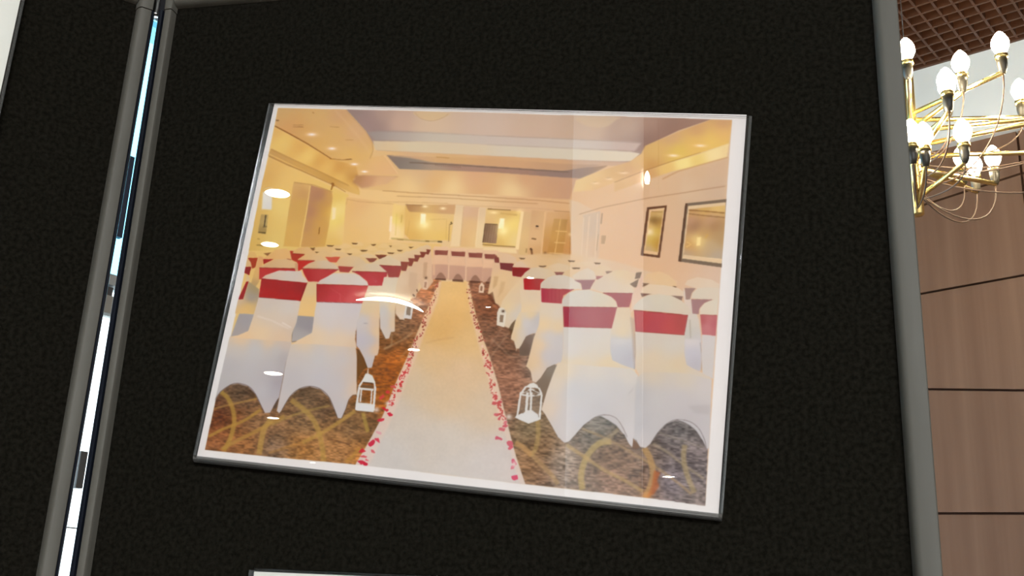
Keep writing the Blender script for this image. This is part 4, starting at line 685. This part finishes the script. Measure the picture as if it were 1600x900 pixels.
def lantern_right():
    wht = (218, 206, 190)
    P([(804, 652), (815, 645.5), (846, 654), (842, 656.5), (826, 662), (812, 656)], (216, 206, 194), .9)
    P([(812, 644), (816, 612), (843, 612), (842, 652), (826, 648)], (140, 118, 98), .9, .5)
    P([(822, 642), (812, 650), (826, 661), (842, 655), (841, 648), (830, 640)], (214, 204, 194), 1.0)
    for a, b, w in (((808, 652), (814, 613), 2.6), ((843, 655), (846.5, 616), 2.4), ((822, 646), (824.5, 613), 3.2), ((829, 646), (830.5, 613), 2.6), ((814, 615), (822, 604), 2.4), ((846.5, 616), (842, 606), 2.2), ((812, 616), (828, 619), 2.0), ((828, 619), (846.5, 616), 2.0), ((829, 605), (829, 619), 2.2), ((815, 614), (830, 608), 1.8), ((830, 608), (846, 615), 1.8)):
        S([a, b], w*1.3, wht, .97, .8)
    P([(820, 605), (828, 599.5), (834, 598), (840, 602), (843, 608), (836, 606), (828, 606)], (220, 208, 190), .9)
    for q in ([(818.5, 611), (824, 608), (826, 610), (819, 613)], [(834, 610), (840, 608), (844, 614)], [(834, 617), (838, 615), (841, 617), (836, 618.5)]): P(q, (110, 86, 66), .7, .85)

def paint_small():
    lantern_left(571, 642, 1.0)
    lantern_right()
    # smaller lanterns along the aisle
    P([(630.5, 497), (643, 499), (646, 480), (644, 476), (634, 474)], (216, 200, 184), .9); P([(634.5, 492), (641, 493), (642.5, 480), (636, 479)], (140, 118, 98), .8); S([(636, 475), (640, 469), (645, 475)], 2.4, (206, 188, 168), .9, .9); S([(637, 474.5), (643, 475)], 1.6, (110, 88, 70), .7, .6)
    P([(776, 508), (788, 511.5), (791, 488), (787, 481), (780, 481), (777, 488)], (222, 202, 176), .9); P([(780.5, 503), (786, 504), (787, 492.5), (781.5, 492)], (140, 112, 88), .8); G(786, 486, 1.8, 1.5, (70, 46, 34), .9)
    P([(748, 457), (756, 458), (757, 446), (753, 441), (749, 446)], (226, 190, 156), 1.0); P([(750, 454), (753.5, 455), (754.5, 447.5), (751, 447)], (150, 104, 78), .8)
    P([(661, 452), (667.5, 453), (669, 440), (665, 436), (662, 440)], (222, 184, 150), 1.0, .9); P([(662.5, 449), (666, 450), (667, 441), (663.5, 440.5)], (176, 130, 100), .8)
    G(665.5, 434, 1.4, 1.4, (80, 50, 34), .8); S([(645, 460), (648, 463)], 2.4, (70, 46, 32), .7, .8); S([(651, 452), (652.5, 456)], 2, (80, 50, 34), .7, .8)
    G(627, 606, 1.2, 1.2, (160, 130, 100), .6); G(571, 505, 2.4, .8, (150, 130, 130), .5)
    # trim back to the white margin
    quad = [(434.5, 168.7), (600, 172.3), (780, 176.3), (860, 179.5), (960, 181.5), (1144, 187.5), (1135, 318), (1127.5, 420), (1119, 548), (1111, 660), (1102.5, 791), (1040, 781.8), (940, 770), (840, 760.5), (740, 749), (640, 735.2), (555, 726), (440, 715.8), (320, 703), (335, 630), (369.5, 480), (381, 430), (409.5, 285)]
    r = cover([art_xy(*p) for p in quad], .8)
    x0, y0, x1, y1, m = r
    M = np.zeros((PH, PW, 1), np.float32); M[y0:y1, x0:x1, 0] = m
    return IMG*M + np.array(PAPER, np.float32)*(1-M)

def print_pixels():
    paint_room(); paint_floor(); paint_chairs()
    out = paint_small()
    for k in range(3): out[..., k] = blur2(out[..., k], .7)
    red = np.clip(out[..., 0] - np.maximum(out[..., 1], out[..., 2]) - 60, 0, None)          # reds lean to brick, whites to one cream
    out[..., 2] -= .16*red; out[..., 1] -= .04*red
    spread = out.max(-1) - out.min(-1); keep = np.clip((58 - spread)/30, 0, 1)*np.clip((out.mean(-1) - 150)/25, 0, 1)*.42
    mean = out.mean(-1); tint = np.stack([mean*1.055, mean*.995, mean*.95], -1)
    out = out*(1 - keep[..., None]) + tint*keep[..., None]
    return out
PEND = Vector((CAMC.x - 0.2902, CAMC.y - 2.3910, CAMC.z + 1.470))

# ================================================================= the hall
def hbox(name, a0, a1, b0, b1, z0, z1, m, parent=None, bevel=0.0):
    bm = bmesh.new(); box(bm, (0, 0, 0), (a1-a0, b1-b0, z1-z0), bevel)
    return mesh_obj(name, bm, m, None, False, hall((a0+a1)/2, (b0+b1)/2, (z0+z1)/2), (0, 0, HALL_ROT)) if parent is None else \
        put_child(mesh_obj(name, bm, m), parent, hall((a0+a1)/2, (b0+b1)/2, (z0+z1)/2))

def put_child(o, parent, loc):
    """place a piece given in hall position under a parent that has the hall's rotation"""
    o.parent = parent
    inv = (Matrix.Translation(parent.location) @ Matrix.Rotation(HALL_ROT, 4, 'Z')).inverted()
    o.location = inv @ loc; return o

def struct(o): o['kind'] = 'structure'; return o

RA0, RA1, RB0, RB1 = -2.9, 9.0, -3.54, 16.0
struct(hbox('floor', RA0-0.2, RA1+0.2, RB0-0.4, RB1+0.2, -0.1, 0, M_floor))
ceiling = struct(hbox('ceiling', RA0-0.2, RA1+0.2, -1.40, RB1+0.2, CEIL, CEIL+0.12, M_ceil))
plenum = struct(hbox('ceiling', RA0-0.2, RA1+0.2, -3.70, -1.40, CEIL+0.12, CEIL+0.2, M_plenum))
# brown open-cell lattice below the dark void
PITCH = 0.0508
sm_b = None
def slat(along_b, p, q0, q1):
    global sm_b
    bm = bmesh.new()
    if along_b: box(bm, (0, 0, 0), (0.008, q1-q0, 0.040)); loc = hall(p, (q0+q1)/2, CEIL+0.021)
    else: box(bm, (0, 0, 0), (q1-q0, 0.008, 0.040)); loc = hall((q0+q1)/2, p, CEIL+0.0205)
    return put_child(mesh_obj('slat', bm, M_slat), plenum, loc)
proto = {}
def slat_copy(along_b, p, q0, q1):
    key = along_b
    if key not in proto:
        proto[key] = slat(along_b, p, q0, q1); return
    o = proto[key].copy(); COL.objects.link(o)
    put_child(o, plenum, hall(p, (q0+q1)/2, CEIL+0.021) if along_b else hall((q0+q1)/2, p, CEIL+0.0205))
for k in range(-26, 30): slat_copy(True, -0.979 + PITCH*k, -3.472, -1.90)
for k in range(-22, 9):
    b = -3.089 - 0.0515*k
    if b > -3.47: slat_copy(False, b, -2.30, 0.50)
hbox('edge_trim', -2.30, 0.50, -3.482, -3.470, CEIL-0.004, CEIL+0.045, M_slat, plenum)

# timber wall with its panels, white bulkhead above
wall = struct(hbox('wall_back', RA0-0.2, RA1+0.2, -3.75, RB0-0.022, 0, CEIL+0.12, M_gap))
bulk = struct(hbox('trim_1', RA0, RA1, RB0-0.05, -3.482, CAMC.z+1.651, CEIL+0.05, M_white))
K = 3.54/3.48
def jl(z0, a0, s): return lambda a: CAMC.z + K*(z0 + s*(a/K - a0))
top = lambda a: CAMC.z + 1.660*K
visible = [top, jl(1.435, -1.128, 0.118), jl(1.123, -1.173, 0.021), jl(0.799, -1.164, -0.121), jl(0.402, -1.171, -0.035), lambda a: CAMC.z + 0.02, lambda a: CAMC.z - 0.36, lambda a: CAMC.z - 0.74, lambda a: CAMC.z - 1.12, lambda a: 0.0]
level = [top] + [(lambda z: (lambda a: CAMC.z + K*z))(z) for z in (1.472, 1.130, 0.757, 0.389)] + visible[5:]
def wood_panel(a0, a1, f0, f1):
    g = 0.004; bm = bmesh.new()
    lo = [(a0+g, f1(a0)+g), (a1-g, f1(a1)+g), (a1-g, f0(a1)-g), (a0+g, f0(a0)-g)]
    am = (a0+a1)/2; zm = sum(p[1] for p in lo)/4
    v = [bm.verts.new((a-am, -(dy), z-zm)) for dy in (0.0, -0.02) for a, z in lo]
    # front face towards the hall is at +B, that is -y locally
    for q in ((3, 2, 1, 0), (4, 5, 6, 7), (0, 1, 5, 4), (1, 2, 6, 5), (2, 3, 7, 6), (3, 0, 4, 7)): bm.faces.new([v[i] for i in q])
    bmesh.ops.recalc_face_normals(bm, faces=bm.faces[:])
    put_child(mesh_obj('wood_panel', bm, M_wood), wall, hall(am, RB0, zm))
cols = [-2.9, -2.03, -0.826, 0.38, 1.58, 2.78, 3.98]
for a0, a1 in zip(cols, cols[1:]):
    rows = visible if a1 < -0.8 and a0 < -2.0 and a0 > -2.1 else level
    for f0, f1 in zip(rows, rows[1:]): wood_panel(a0, a1, f0, f1)

# window wall on the left, seen through the slit between the boards
struct(hbox('wall_left', RA0-0.25, RA0, RB0, RB1, 0, 0.60, M_white))
struct(hbox('trim_2', RA0-0.25, RA0, RB0, RB1, 3.33, CEIL+0.05, M_white))
def window(n, b0, b1, first=False):
    fr = empty('window_%d' % n, hall(RA0-0.06, (b0+b1)/2, 0.60), (0, 0, HALL_ROT)); struct(fr)
    f = 0.05
    hbox('window_frame', RA0-0.10, RA0-0.02, b0, b0+f, 0.60, 3.33, M_alu, fr); hbox('window_frame', RA0-0.10, RA0-0.02, b1-f, b1, 0.60, 3.33, M_alu, fr)
    hbox('window_frame', RA0-0.10, RA0-0.02, b0+f, b1-f, 0.60, 0.66, M_alu, fr); hbox('window_frame', RA0-0.10, RA0-0.02, b0+f, b1-f, 3.30, 3.33, M_alu, fr)
    z = CAMC.z
    hbox('transom', RA0-0.09, RA0-0.02, b0+f, b1-f, z+0.943, z+0.976, M_alu, fr)
    if first:
        hbox('transom', RA0-0.085, RA0-0.03, b0+f, b1-f, z+0.858, z+0.912, M_ceil, fr)
        hbox('glazing_bar', RA0-0.07, RA0-0.035, -1.596, -1.578, z+0.912, z+0.940, M_char, fr)
        hbox('glazing_bar', RA0-0.05, RA0-0.03, -1.596, -1.576, z+1.10, z+1.37, M_navy, fr)
        hbox('glazing_bar', RA0-0.05, RA0-0.03, -1.5965, -1.5755, z+0.337, z+0.442, M_char, fr)
        hbox('glazing_bar', RA0-0.05, RA0-0.04, -1.62, -1.50, z+0.225, z+0.229, M_alu, fr)
    hbox('pane', RA0-0.064, RA0-0.058, b0+f, b1-f, 0.66, z+0.943, M_glass, fr); hbox('pane', RA0-0.064, RA0-0.058, b0+f, b1-f, z+0.976, 3.30, M_tint, fr)
for i in range(9): window(i+1, -3.42+2.1*i, -3.42+2.1*(i+1), i == 0)

# the rest of the hall behind the camera, met only in the reflections of the clear sleeve
struct(hbox('wall_front', RA0, 3.9, RB1, RB1+0.2, 0, CEIL, M_white)); struct(hbox('wall_front', 3.9, RA1, RB1, RB1+0.2, 0, 0.9, M_white)); struct(hbox('wall_front', 3.9, RA1, RB1, RB1+0.2, 3.0, CEIL, M_white))
struct(hbox('wall_right', RA1, RA1+0.2, RB0, RB1, 0, CEIL, M_white))
bm = bmesh.new(); box(bm, (0, 0, CEIL/2), (0.25, 0.25, CEIL), 0.01)
struct(mesh_obj('trim_3', bm, M_white, None, False, (-0.300, -3.05, 0), (0, 0, math.radians(-6))))

# ================================================================= display boards
def frame_profile(p0, p1, yb, yf):
    """rounded-edge frame section: broad flat face with soft shoulders, from p0 to p1"""
    w = p1 - p0; q = [(p0, yb)]
    for k in range(7): t = math.pi/2*k/6; q.append((p0 + 0.30*w*(1-math.cos(t)), yf*math.sin(t)))
    for k in range(7): t = math.pi/2*k/6; q.append((p1 - 0.10*w*(1-math.sin(t)), yf*(1 - 0.5*(1-math.cos(t)))))
    return q + [(p1, yb)]

def post(bm, x0, x1, z0, z1, yb=0.013, yf=-0.0062):
    pr = frame_profile(x0, x1, yb, yf)
    a = [bm.verts.new((x, y, z0)) for x, y in pr]; b = [bm.verts.new((x, y, z1)) for x, y in pr]; m = len(pr)
    for k in range(m): bm.faces.new((a[k], a[(k+1) % m], b[(k+1) % m], b[k]))
    bm.faces.new(a[::-1]); bm.faces.new(b)
    bmesh.ops.recalc_face_normals(bm, faces=bm.faces[:]); return bm

def rail(bm, x0, x1, z0, z1, yb=0.013, yf=-0.0062):
    pr = frame_profile(z0, z1, yb, yf)
    a = [bm.verts.new((x0, y, z)) for z, y in pr]; b = [bm.verts.new((x1, y, z)) for z, y in pr]; m = len(pr)
    for k in range(m): bm.faces.new((a[k], a[(k+1) % m], b[(k+1) % m], b[k]))
    bm.faces.new(a[::-1]); bm.faces.new(b)
    bmesh.ops.recalc_face_normals(bm, faces=bm.faces[:]); return bm

def smooth_by_angle(o, deg=40):
    for p in o.data.polygons: p.use_smooth = True
    try: o.data.set_sharp_from_angle(angle=math.radians(deg))
    except Exception: pass
    return o

def board(mw, xl0, xl1, xr0, xr1, zt, zr, zb, label):
    """xl0..xl1 left post, xr0..xr1 right post, zr underside of the top rail, zt top, zb foot"""
    r = empty('display_board', (0, 0, 0)); r.matrix_world = mw
    tag(r, label, 'display board')
    bm = bmesh.new(); box(bm, ((xl1+xr0)/2, 0.006, (zb+0.03+zr)/2), (xr0-xl1+0.002, 0.012, zr-zb-0.03+0.002)); mesh_obj('fabric_infill', bm, M_fabric, r)
    for x0, x1 in ((xl0, xl1), (xr0, xr1)):
        smooth_by_angle(mesh_obj('frame_post', post(bmesh.new(), x0, x1, zb, zr-0.004), M_frame, r))
        smooth_by_angle(mesh_obj('corner_piece', post(bmesh.new(), x0-0.0004, x1+0.0004, zr-0.0036, zt, 0.0135, -0.0068), M_frame, r))
    smooth_by_angle(mesh_obj('top_rail', rail(bmesh.new(), xl1+0.0005, xr0-0.0005, zr, zt-0.0005), M_frame, r))
    smooth_by_angle(mesh_obj('bottom_rail', rail(bmesh.new(), xl1+0.0005, xr0-0.0005, zb, zb+0.03), M_frame, r))
    return r
ZB = Matrix.Translation((0, 0, Z0))
main = board(ZB, -0.2107, -0.2047, 0.2178, 0.2305, 0.2062, 0.1932, -Z0, 'wide black fabric display board in a grey frame, behind the wedding room print')
LB = Matrix.Translation((-0.2206, 0.0, Z0 + 0.19)) @ Matrix.Rotation(math.radians(45), 4, 'Z') @ Matrix.Rotation(math.radians(0.50), 4, 'Y') @ Matrix.Translation((0, 0, -0.19))
left = board(LB, -0.446, -0.434, -0.0112, -0.0024, 0.2062, 0.1932, -Z0+0.001, 'black fabric display board folded towards the viewer at the far left')
bm = bmesh.new(); tube_pts = [(-0.2161, 0.013), (-0.2161, 0.001), (-0.2152, -0.0035), (-0.2136, -0.0058), (-0.2118, -0.0066), (-0.2106, -0.0066), (-0.2106, 0.013)]
def strip(pr, z0, z1, parent):
    bm = bmesh.new(); a = [bm.verts.new((x, y, z0)) for x, y in pr]; b = [bm.verts.new((x, y, z1)) for x, y in pr]; m = len(pr)
    for k in range(m): bm.faces.new((a[k], a[(k+1) % m], b[(k+1) % m], b[k]))
    bm.faces.new(a[::-1]); bm.faces.new(b); bmesh.ops.recalc_face_normals(bm, faces=bm.faces[:])
    o = smooth_by_angle(mesh_obj('gap_shade_strip', bm, M_gap_shade, parent)); o['label'] = 'blue-black strip standing in for the shaded frame side along the gap'; return o
bm.free()
strip(tube_pts, -Z0+0.002, 0.1890, main)  # dark strips added where the frame sides fall into shade
strip([(0.0003, 0.013), (0.0003, 0.0), (-0.0006, -0.004), (-0.0016, -0.0062), (-0.0026, -0.0066), (-0.0026, 0.013)], -Z0+0.004, 0.1890, left)
# hinge clip that joins the two boards at the top
clip = empty('hinge_clip', (-0.2195, 0.004, Z0 + 0.198)); tag(clip, 'black hinge clip with a silver pin joining the two boards at the top', 'hinge')
bm = bmesh.new(); box(bm, (0.0045, 0.003, 0), (0.0075, 0.012, 0.012), 0.001); mesh_obj('clip_body', bm, M_black, clip)
bm = bmesh.new(); box(bm, (-0.0040, 0.002, 0.001), (0.005, 0.010, 0.012), 0.001); mesh_obj('clip_body', bm, M_black, clip)
bm = bmesh.new(); lathe(bm, [(0, -0.0085), (0.0026, -0.0085), (0.0028, -0.0075), (0.0018, -0.006), (0.0018, 0.008), (0, 0.008)], 14, (0, -0.004, 0)); mesh_obj('pin', bm, M_steel, clip, True)

# ================================================================= clear sleeves and the sheets in them
FY0, FY1, FB0, FB1 = -0.0065, -0.0050, -0.0016, 0.0
def sleeve(mw, x0, x1, z0, z1, label):
    r = empty('sign_holder', (0, 0, 0)); r.matrix_world = mw; tag(r, label, 'sign holder')
    zc = z0 + 0.0033
    bm = bmesh.new(); box(bm, ((x0+x1)/2, (FB0+FB1)/2, (zc+z1)/2), (x1-x0, FB1-FB0-0.0002, z1-zc), 0.0004); mesh_obj('back_sheet', bm, M_acrylic, r)
    bm = bmesh.new(); box(bm, ((x0+x1)/2, (FY0+FY1)/2, (zc+z1)/2), (x1-x0, FY1-FY0, z1-zc-0.0012), 0.0004)
    for v in bm.verts: v.co.z -= 0.0006
    mesh_obj('front_sheet', bm, M_acrylic, r)
    for xa, xb in ((x0-0.0003, x0+0.0007), (x1-0.0012, x1+0.0003)):
        bm = bmesh.new(); box(bm, ((xa+xb)/2, (FY0+FB1)/2, (zc+z1-0.0012)/2), (xb-xa, FB1-FY0-0.0002, z1-zc-0.0012), 0.0003); mesh_obj('polished_edge', bm, M_acry_edge, r)
    bm = bmesh.new(); n = 12; cy = (FY0+FB1)/2; ro = 0.0032; ri = 0.0017; rings = []
    for x in (x0, x1):
        o_ = [bm.verts.new((x, cy - ro*math.cos(math.pi*k/n), zc - 0.0001 - ro*math.sin(math.pi*k/n))) for k in range(n+1)]
        i_ = [bm.verts.new((x, cy - ri*math.cos(math.pi*k/n), zc - 0.0001 - ri*math.sin(math.pi*k/n))) for k in range(n+1)]
        rings.append((o_, i_))
    (oa, ia), (ob, ib) = rings
    for k in range(n):
        bm.faces.new((oa[k], oa[k+1], ob[k+1], ob[k])); bm.faces.new((ia[k+1], ia[k], ib[k], ib[k+1]))
        bm.faces.new((oa[k+1], oa[k], ia[k], ia[k+1])); bm.faces.new((ob[k], ob[k+1], ib[k+1], ib[k]))
    for q in ((oa[0], ob[0], ib[0], ia[0]), (oa[n], ia[n], ib[n], ob[n])): bm.faces.new(q)
    bmesh.ops.recalc_face_normals(bm, faces=bm.faces[:])
    smooth_by_angle(mesh_obj('folded_edge', bm, M_acry_edge, r), 60)
    return r

def sheet(name, mw, corners, m, label, cat='sheet'):
    bm = bmesh.new(); uv = bm.loops.layers.uv.new('UVMap')
    f = [bm.verts.new((x, -0.0046, z)) for x, z in corners]; b = [bm.verts.new((x, -0.0043, z)) for x, z in corners]
    ff = bm.faces.new(f); bm.faces.new(b[::-1])
    for k in range(4): bm.faces.new((f[k], b[k], b[(k+1) % 4], f[(k+1) % 4]))
    for face in bm.faces:
        for l in face.loops: l[uv].uv = ((l.vert.co.x*1000 - SX0)/(SX1-SX0), (l.vert.co.z*1000 - SY0)/(SY1-SY0))
    o = mesh_obj(name, bm, m); o.matrix_world = mw; tag(o, label, cat); return o

PRM = ZB @ Matrix.Rotation(math.radians(5.298), 4, 'Y')        # the print hangs about five degrees clockwise
sleeve(PRM, -0.1407, 0.1420, -0.1099, 0.1070, 'clear acrylic sleeve holding the wedding room print, tilted on the board')
pix = print_pixels()
def ink(p):
    """offsets scene light and the sleeve veil painted into the art: drawing colours (sRGB 0-255) to paper reflectance"""
    s = np.clip(p/255.0, 0, 1); lin = np.where(s <= 0.04045, s/12.92, ((s+0.055)/1.055)**2.4)
    lin = np.clip(lin*INK_GAIN - INK_LIFT, 0.002, 0.93)
    return np.where(lin <= 0.0031308, lin*12.92, 1.055*lin**(1/2.4) - 0.055)
INK_GAIN, INK_LIFT = np.array([1.04, 1.10, 1.21]), np.array([0.020, 0.020, 0.020])
img = bpy.data.images.new('wedding_room_print', PW, PH, alpha=False)
buf = np.ones((PH, PW, 4), np.float32); buf[..., :3] = ink(pix)[::-1]
img.pixels.foreach_set(buf.ravel()); img.update(); img.pack()
M_print = mat('printed_paper', rough=0.7, spec=0.15)
ti = M_print.node_tree.nodes.new('ShaderNodeTexImage'); ti.image = img; ti.extension = 'EXTEND'
M_print.node_tree.links.new(ti.outputs['Color'], M_print.node_tree.nodes['Principled BSDF'].inputs['Base Color'])
sheet('photo_print', PRM, [(-0.13949, -0.10765), (0.14028, -0.10823), (0.13932, 0.10715), (-0.13803, 0.10637)], M_print,
      'large white-bordered photo print of a wedding room with red-sashed white chairs', 'photo print')
# second sleeve below, only its upper edge in view
P2 = ZB @ Matrix.Translation((0.0295, 0, -0.2612)) @ Matrix.Rotation(math.radians(0.55), 4, 'Y')
sleeve(P2, -0.1405, 0.1405, -0.1090, 0.1090, 'clear acrylic sleeve just entering the frame below the print')
sheet('paper_sheet', P2, [(-0.1385, -0.1060), (0.1385, -0.1060), (0.1385, 0.1070), (-0.1385, 0.1070)], M_paper, 'white sheet of paper in the lower sleeve, below the wedding print')
# third sleeve on the left board
P3 = LB @ Matrix.Translation((-0.0768-0.108, 0, 0.06))
sleeve(P3, -0.1095, 0.1095, -0.142, 0.130, 'clear acrylic sleeve on the left board, cut off by the picture edge')
sheet('paper_sheet', P3, [(-0.1075, -0.1390), (0.1075, -0.1390), (0.1075, 0.1285), (-0.1075, 0.1285)], M_paper, 'plain white sheet in the sleeve on the left board')

# ================================================================= brass chandelier
def rel(x, y, z): return Vector((CAMC.x + x, CAMC.y + y, CAMC.z + z))
STEM = (0.4209, 2.4643)
ch = empty('chandelier', rel(STEM[0], STEM[1], 0.955)); tag(ch, 'polished brass chandelier of bare bulbs on straight arms, right of the boards', 'chandelier')
bm = bmesh.new(); lathe(bm, [(0, 0), (0.011, 0), (0.0145, 0.004), (0.0145, 0.386), (0.010, 0.392), (0, 0.392)], 24); mesh_obj('stem', bm, M_brass, ch, True)
bm = bmesh.new(); tube(bm, [(0, 0, 0.39), (0, 0, CEIL + 0.10 - CAMC.z - 0.955)], 0.0016, 8); mesh_obj('suspension_cable', bm, M_steel, ch)
def bulb_profile(): return [(0, 0), (0.0085, 0.0), (0.0095, 0.008), (0.0150, 0.018), (0.0190, 0.030), (0.0195, 0.038), (0.0180, 0.048), (0.0140, 0.058), (0.0085, 0.067), (0.0040, 0.0725), (0, 0.0745)]
def arm(R, az, h, sag=0.09, wire_z=-0.10):
    """one straight arm: R long, compass angle az, socket middle at height h above the camera"""
    d = Vector((math.sin(math.radians(az)), math.cos(math.radians(az)), 0)); zb = h - 0.955
    e = d*R
    bm = bmesh.new(); tube(bm, [d*0.010 + Vector((0, 0, zb-0.024)), e + Vector((0, 0, zb-0.024))], 0.0058, 10); a = mesh_obj('arm', bm, M_brass, ch, True)
    bm = bmesh.new(); lathe(bm, [(0, -0.026), (0.006, -0.026), (0.0095, -0.016), (0.0115, -0.004), (0.0115, 0.012), (0, 0.012)], 16, (e.x, e.y, zb)); mesh_obj('lamp_socket', bm, M_holder, a, True)
    bm = bmesh.new(); lathe(bm, [(0, 0.010), (0.0135, 0.010), (0.0140, 0.013), (0.0140, 0.019), (0.0105, 0.023), (0, 0.023)], 18, (e.x, e.y, zb)); mesh_obj('collar', bm, M_brass, a, True)
    bm = bmesh.new(); lathe(bm, [(r*0.98, z*0.84) for r, z in bulb_profile()], 18, (e.x, e.y, zb+0.016)); mesh_obj('bulb', bm, M_bulb, a, True)
    p0 = e + Vector((0, 0, zb-0.026)); p3 = d*0.012 + Vector((0, 0, zb+wire_z)); p1 = p0 + Vector((0, 0, -sag)) ; p2 = p3 + d*(R*0.45) + Vector((0, 0, -sag*0.55))
    pts = [p0*(1-t)**3 + p1*3*t*(1-t)**2 + p2*3*t*t*(1-t) + p3*t**3 for t in [k/14 for k in range(15)]]
    bm = bmesh.new(); tube(bm, pts, 0.0019, 6); mesh_obj('flex', bm, M_wire, a, True)
for R, az, h, sag, wz in ((0.22, -171, 1.22, 0.07, -0.10), (0.25, 137, 1.24, 0.15, -0.20), (0.20, 155, 1.20, 0.08, -0.12), (0.27, 173, 1.112, 0.12, -0.06), (0.16, 159, 1.16, 0.08, -0.06),
                          (0.255, 86, 1.225, 0.08, -0.10), (0.26, -170, 1.00, 0.05, -0.03), (0.24, -176, 1.00, 0.05, -0.03), (0.215, 161, 1.02, 0.05, -0.03), (0.17, 50, 1.10, 0.09, -0.08),
                          (0.235, 46, 1.10, 0.11, -0.09), (0.235, 60, 1.10, 0.12, -0.09), (0.37, 98, 1.195, 0.10, -0.11), (0.36, 112, 1.155, 0.10, -0.09), (0.38, 88, 1.13, 0.12, -0.08)):
    arm(R, az, h, sag, wz)

# ================================================================= ceiling lamps of the hall (they show as reflections in the clear sleeve)
def downlight(a, b, r, label):
    o = empty('downlight', hall(a, b, CEIL), (0, 0, 0)); tag(o, label, 'downlight', 'round downlights in the hall ceiling')
    bm = bmesh.new(); lathe(bm, [(r*1.02, -0.001), (r*1.02, -0.010), (r*1.22, -0.008), (r*1.25, 0.0), (r*1.02, -0.001)], 24); mesh_obj('trim_ring', bm, M_steel, o, True)
    bm = bmesh.new(); lathe(bm, [(0, -0.005), (r, -0.005), (r, -0.001), (0, -0.001)], 24); mesh_obj('lens', bm, M_lampdisc, o)
for a, b, r, label in ((-0.31, 3.95, 0.058, 'round ceiling downlight mirrored as the largest oval, upper left of the print'), (-0.29, 4.71, 0.046, 'round ceiling downlight mirrored as the second oval, above the left chairs'),
                       (-0.02, 7.95, 0.075, 'round ceiling downlight mirrored on the skirt of the front left chair'), (0.14, 10.04, 0.06, 'round ceiling downlight mirrored between the feet of the front left chairs'),
                       (0.90, 6.66, 0.045, 'round ceiling downlight mirrored on the left petal edge of the aisle runner'), (1.12, 5.37, 0.02, 'tiny ceiling downlight mirrored on the carpet right of the aisle runner'),
                       (1.19, 4.70, 0.022, 'tiny ceiling downlight mirrored on a right-hand chair back'), (5.24, 11.73, 0.08, 'round ceiling downlight mirrored at the lower right of the print'), (0.87, 13.02, 0.04, 'round ceiling downlight mirrored on the lower left white margin')):
    downlight(a, b, r, label)
bm = bmesh.new(); q = []
for k in range(17):
    t = k/16; a = 0.30 + 0.44*t; b = 5.56 - 0.17*(1 - (2*t-0.85)**2/1.3); q.append(hall(a, b, CEIL-0.03))
c0 = q[8].copy()
tube(bm, [p - c0 for p in q], [0.003 + 0.010*math.sin(math.pi*min(1, max(0, k/16)))**0.7 for k in range(17)], 10)
tl = mesh_obj('curved_tube_lamp', bm, M_lampdisc, None, True, c0); tag(tl, 'curved glowing tube lamp under the hall ceiling, seen as a white arc in the sleeve', 'lamp')
bm = bmesh.new(); tube(bm, [(0, 0, 0.008), (0, 0, 0.031)], 0.004, 8); mesh_obj('mount', bm, M_steel, tl)
pl = empty('pendant_bulb', PEND); tag(pl, 'single bare candle bulb on a cord, reflected at the upper right of the print', 'pendant lamp')
bm = bmesh.new(); lathe(bm, [(r*0.5, z*0.75) for r, z in bulb_profile()], 18, (0, 0, 0.02)); mesh_obj('bulb', bm, M_lampdisc, pl, True)
bm = bmesh.new(); lathe(bm, [(0, -0.03), (0.012, -0.03), (0.012, 0.022), (0, 0.022)], 14); mesh_obj('lamp_socket', bm, M_holder, pl, True)
bm = bmesh.new(); tube(bm, [(0, 0, -0.03), (0.02, 0, -0.05), (0.04, 0, 0.0), (0.04, 0, CEIL - PEND.z)], 0.002, 6); mesh_obj('cord', bm, M_black, pl)
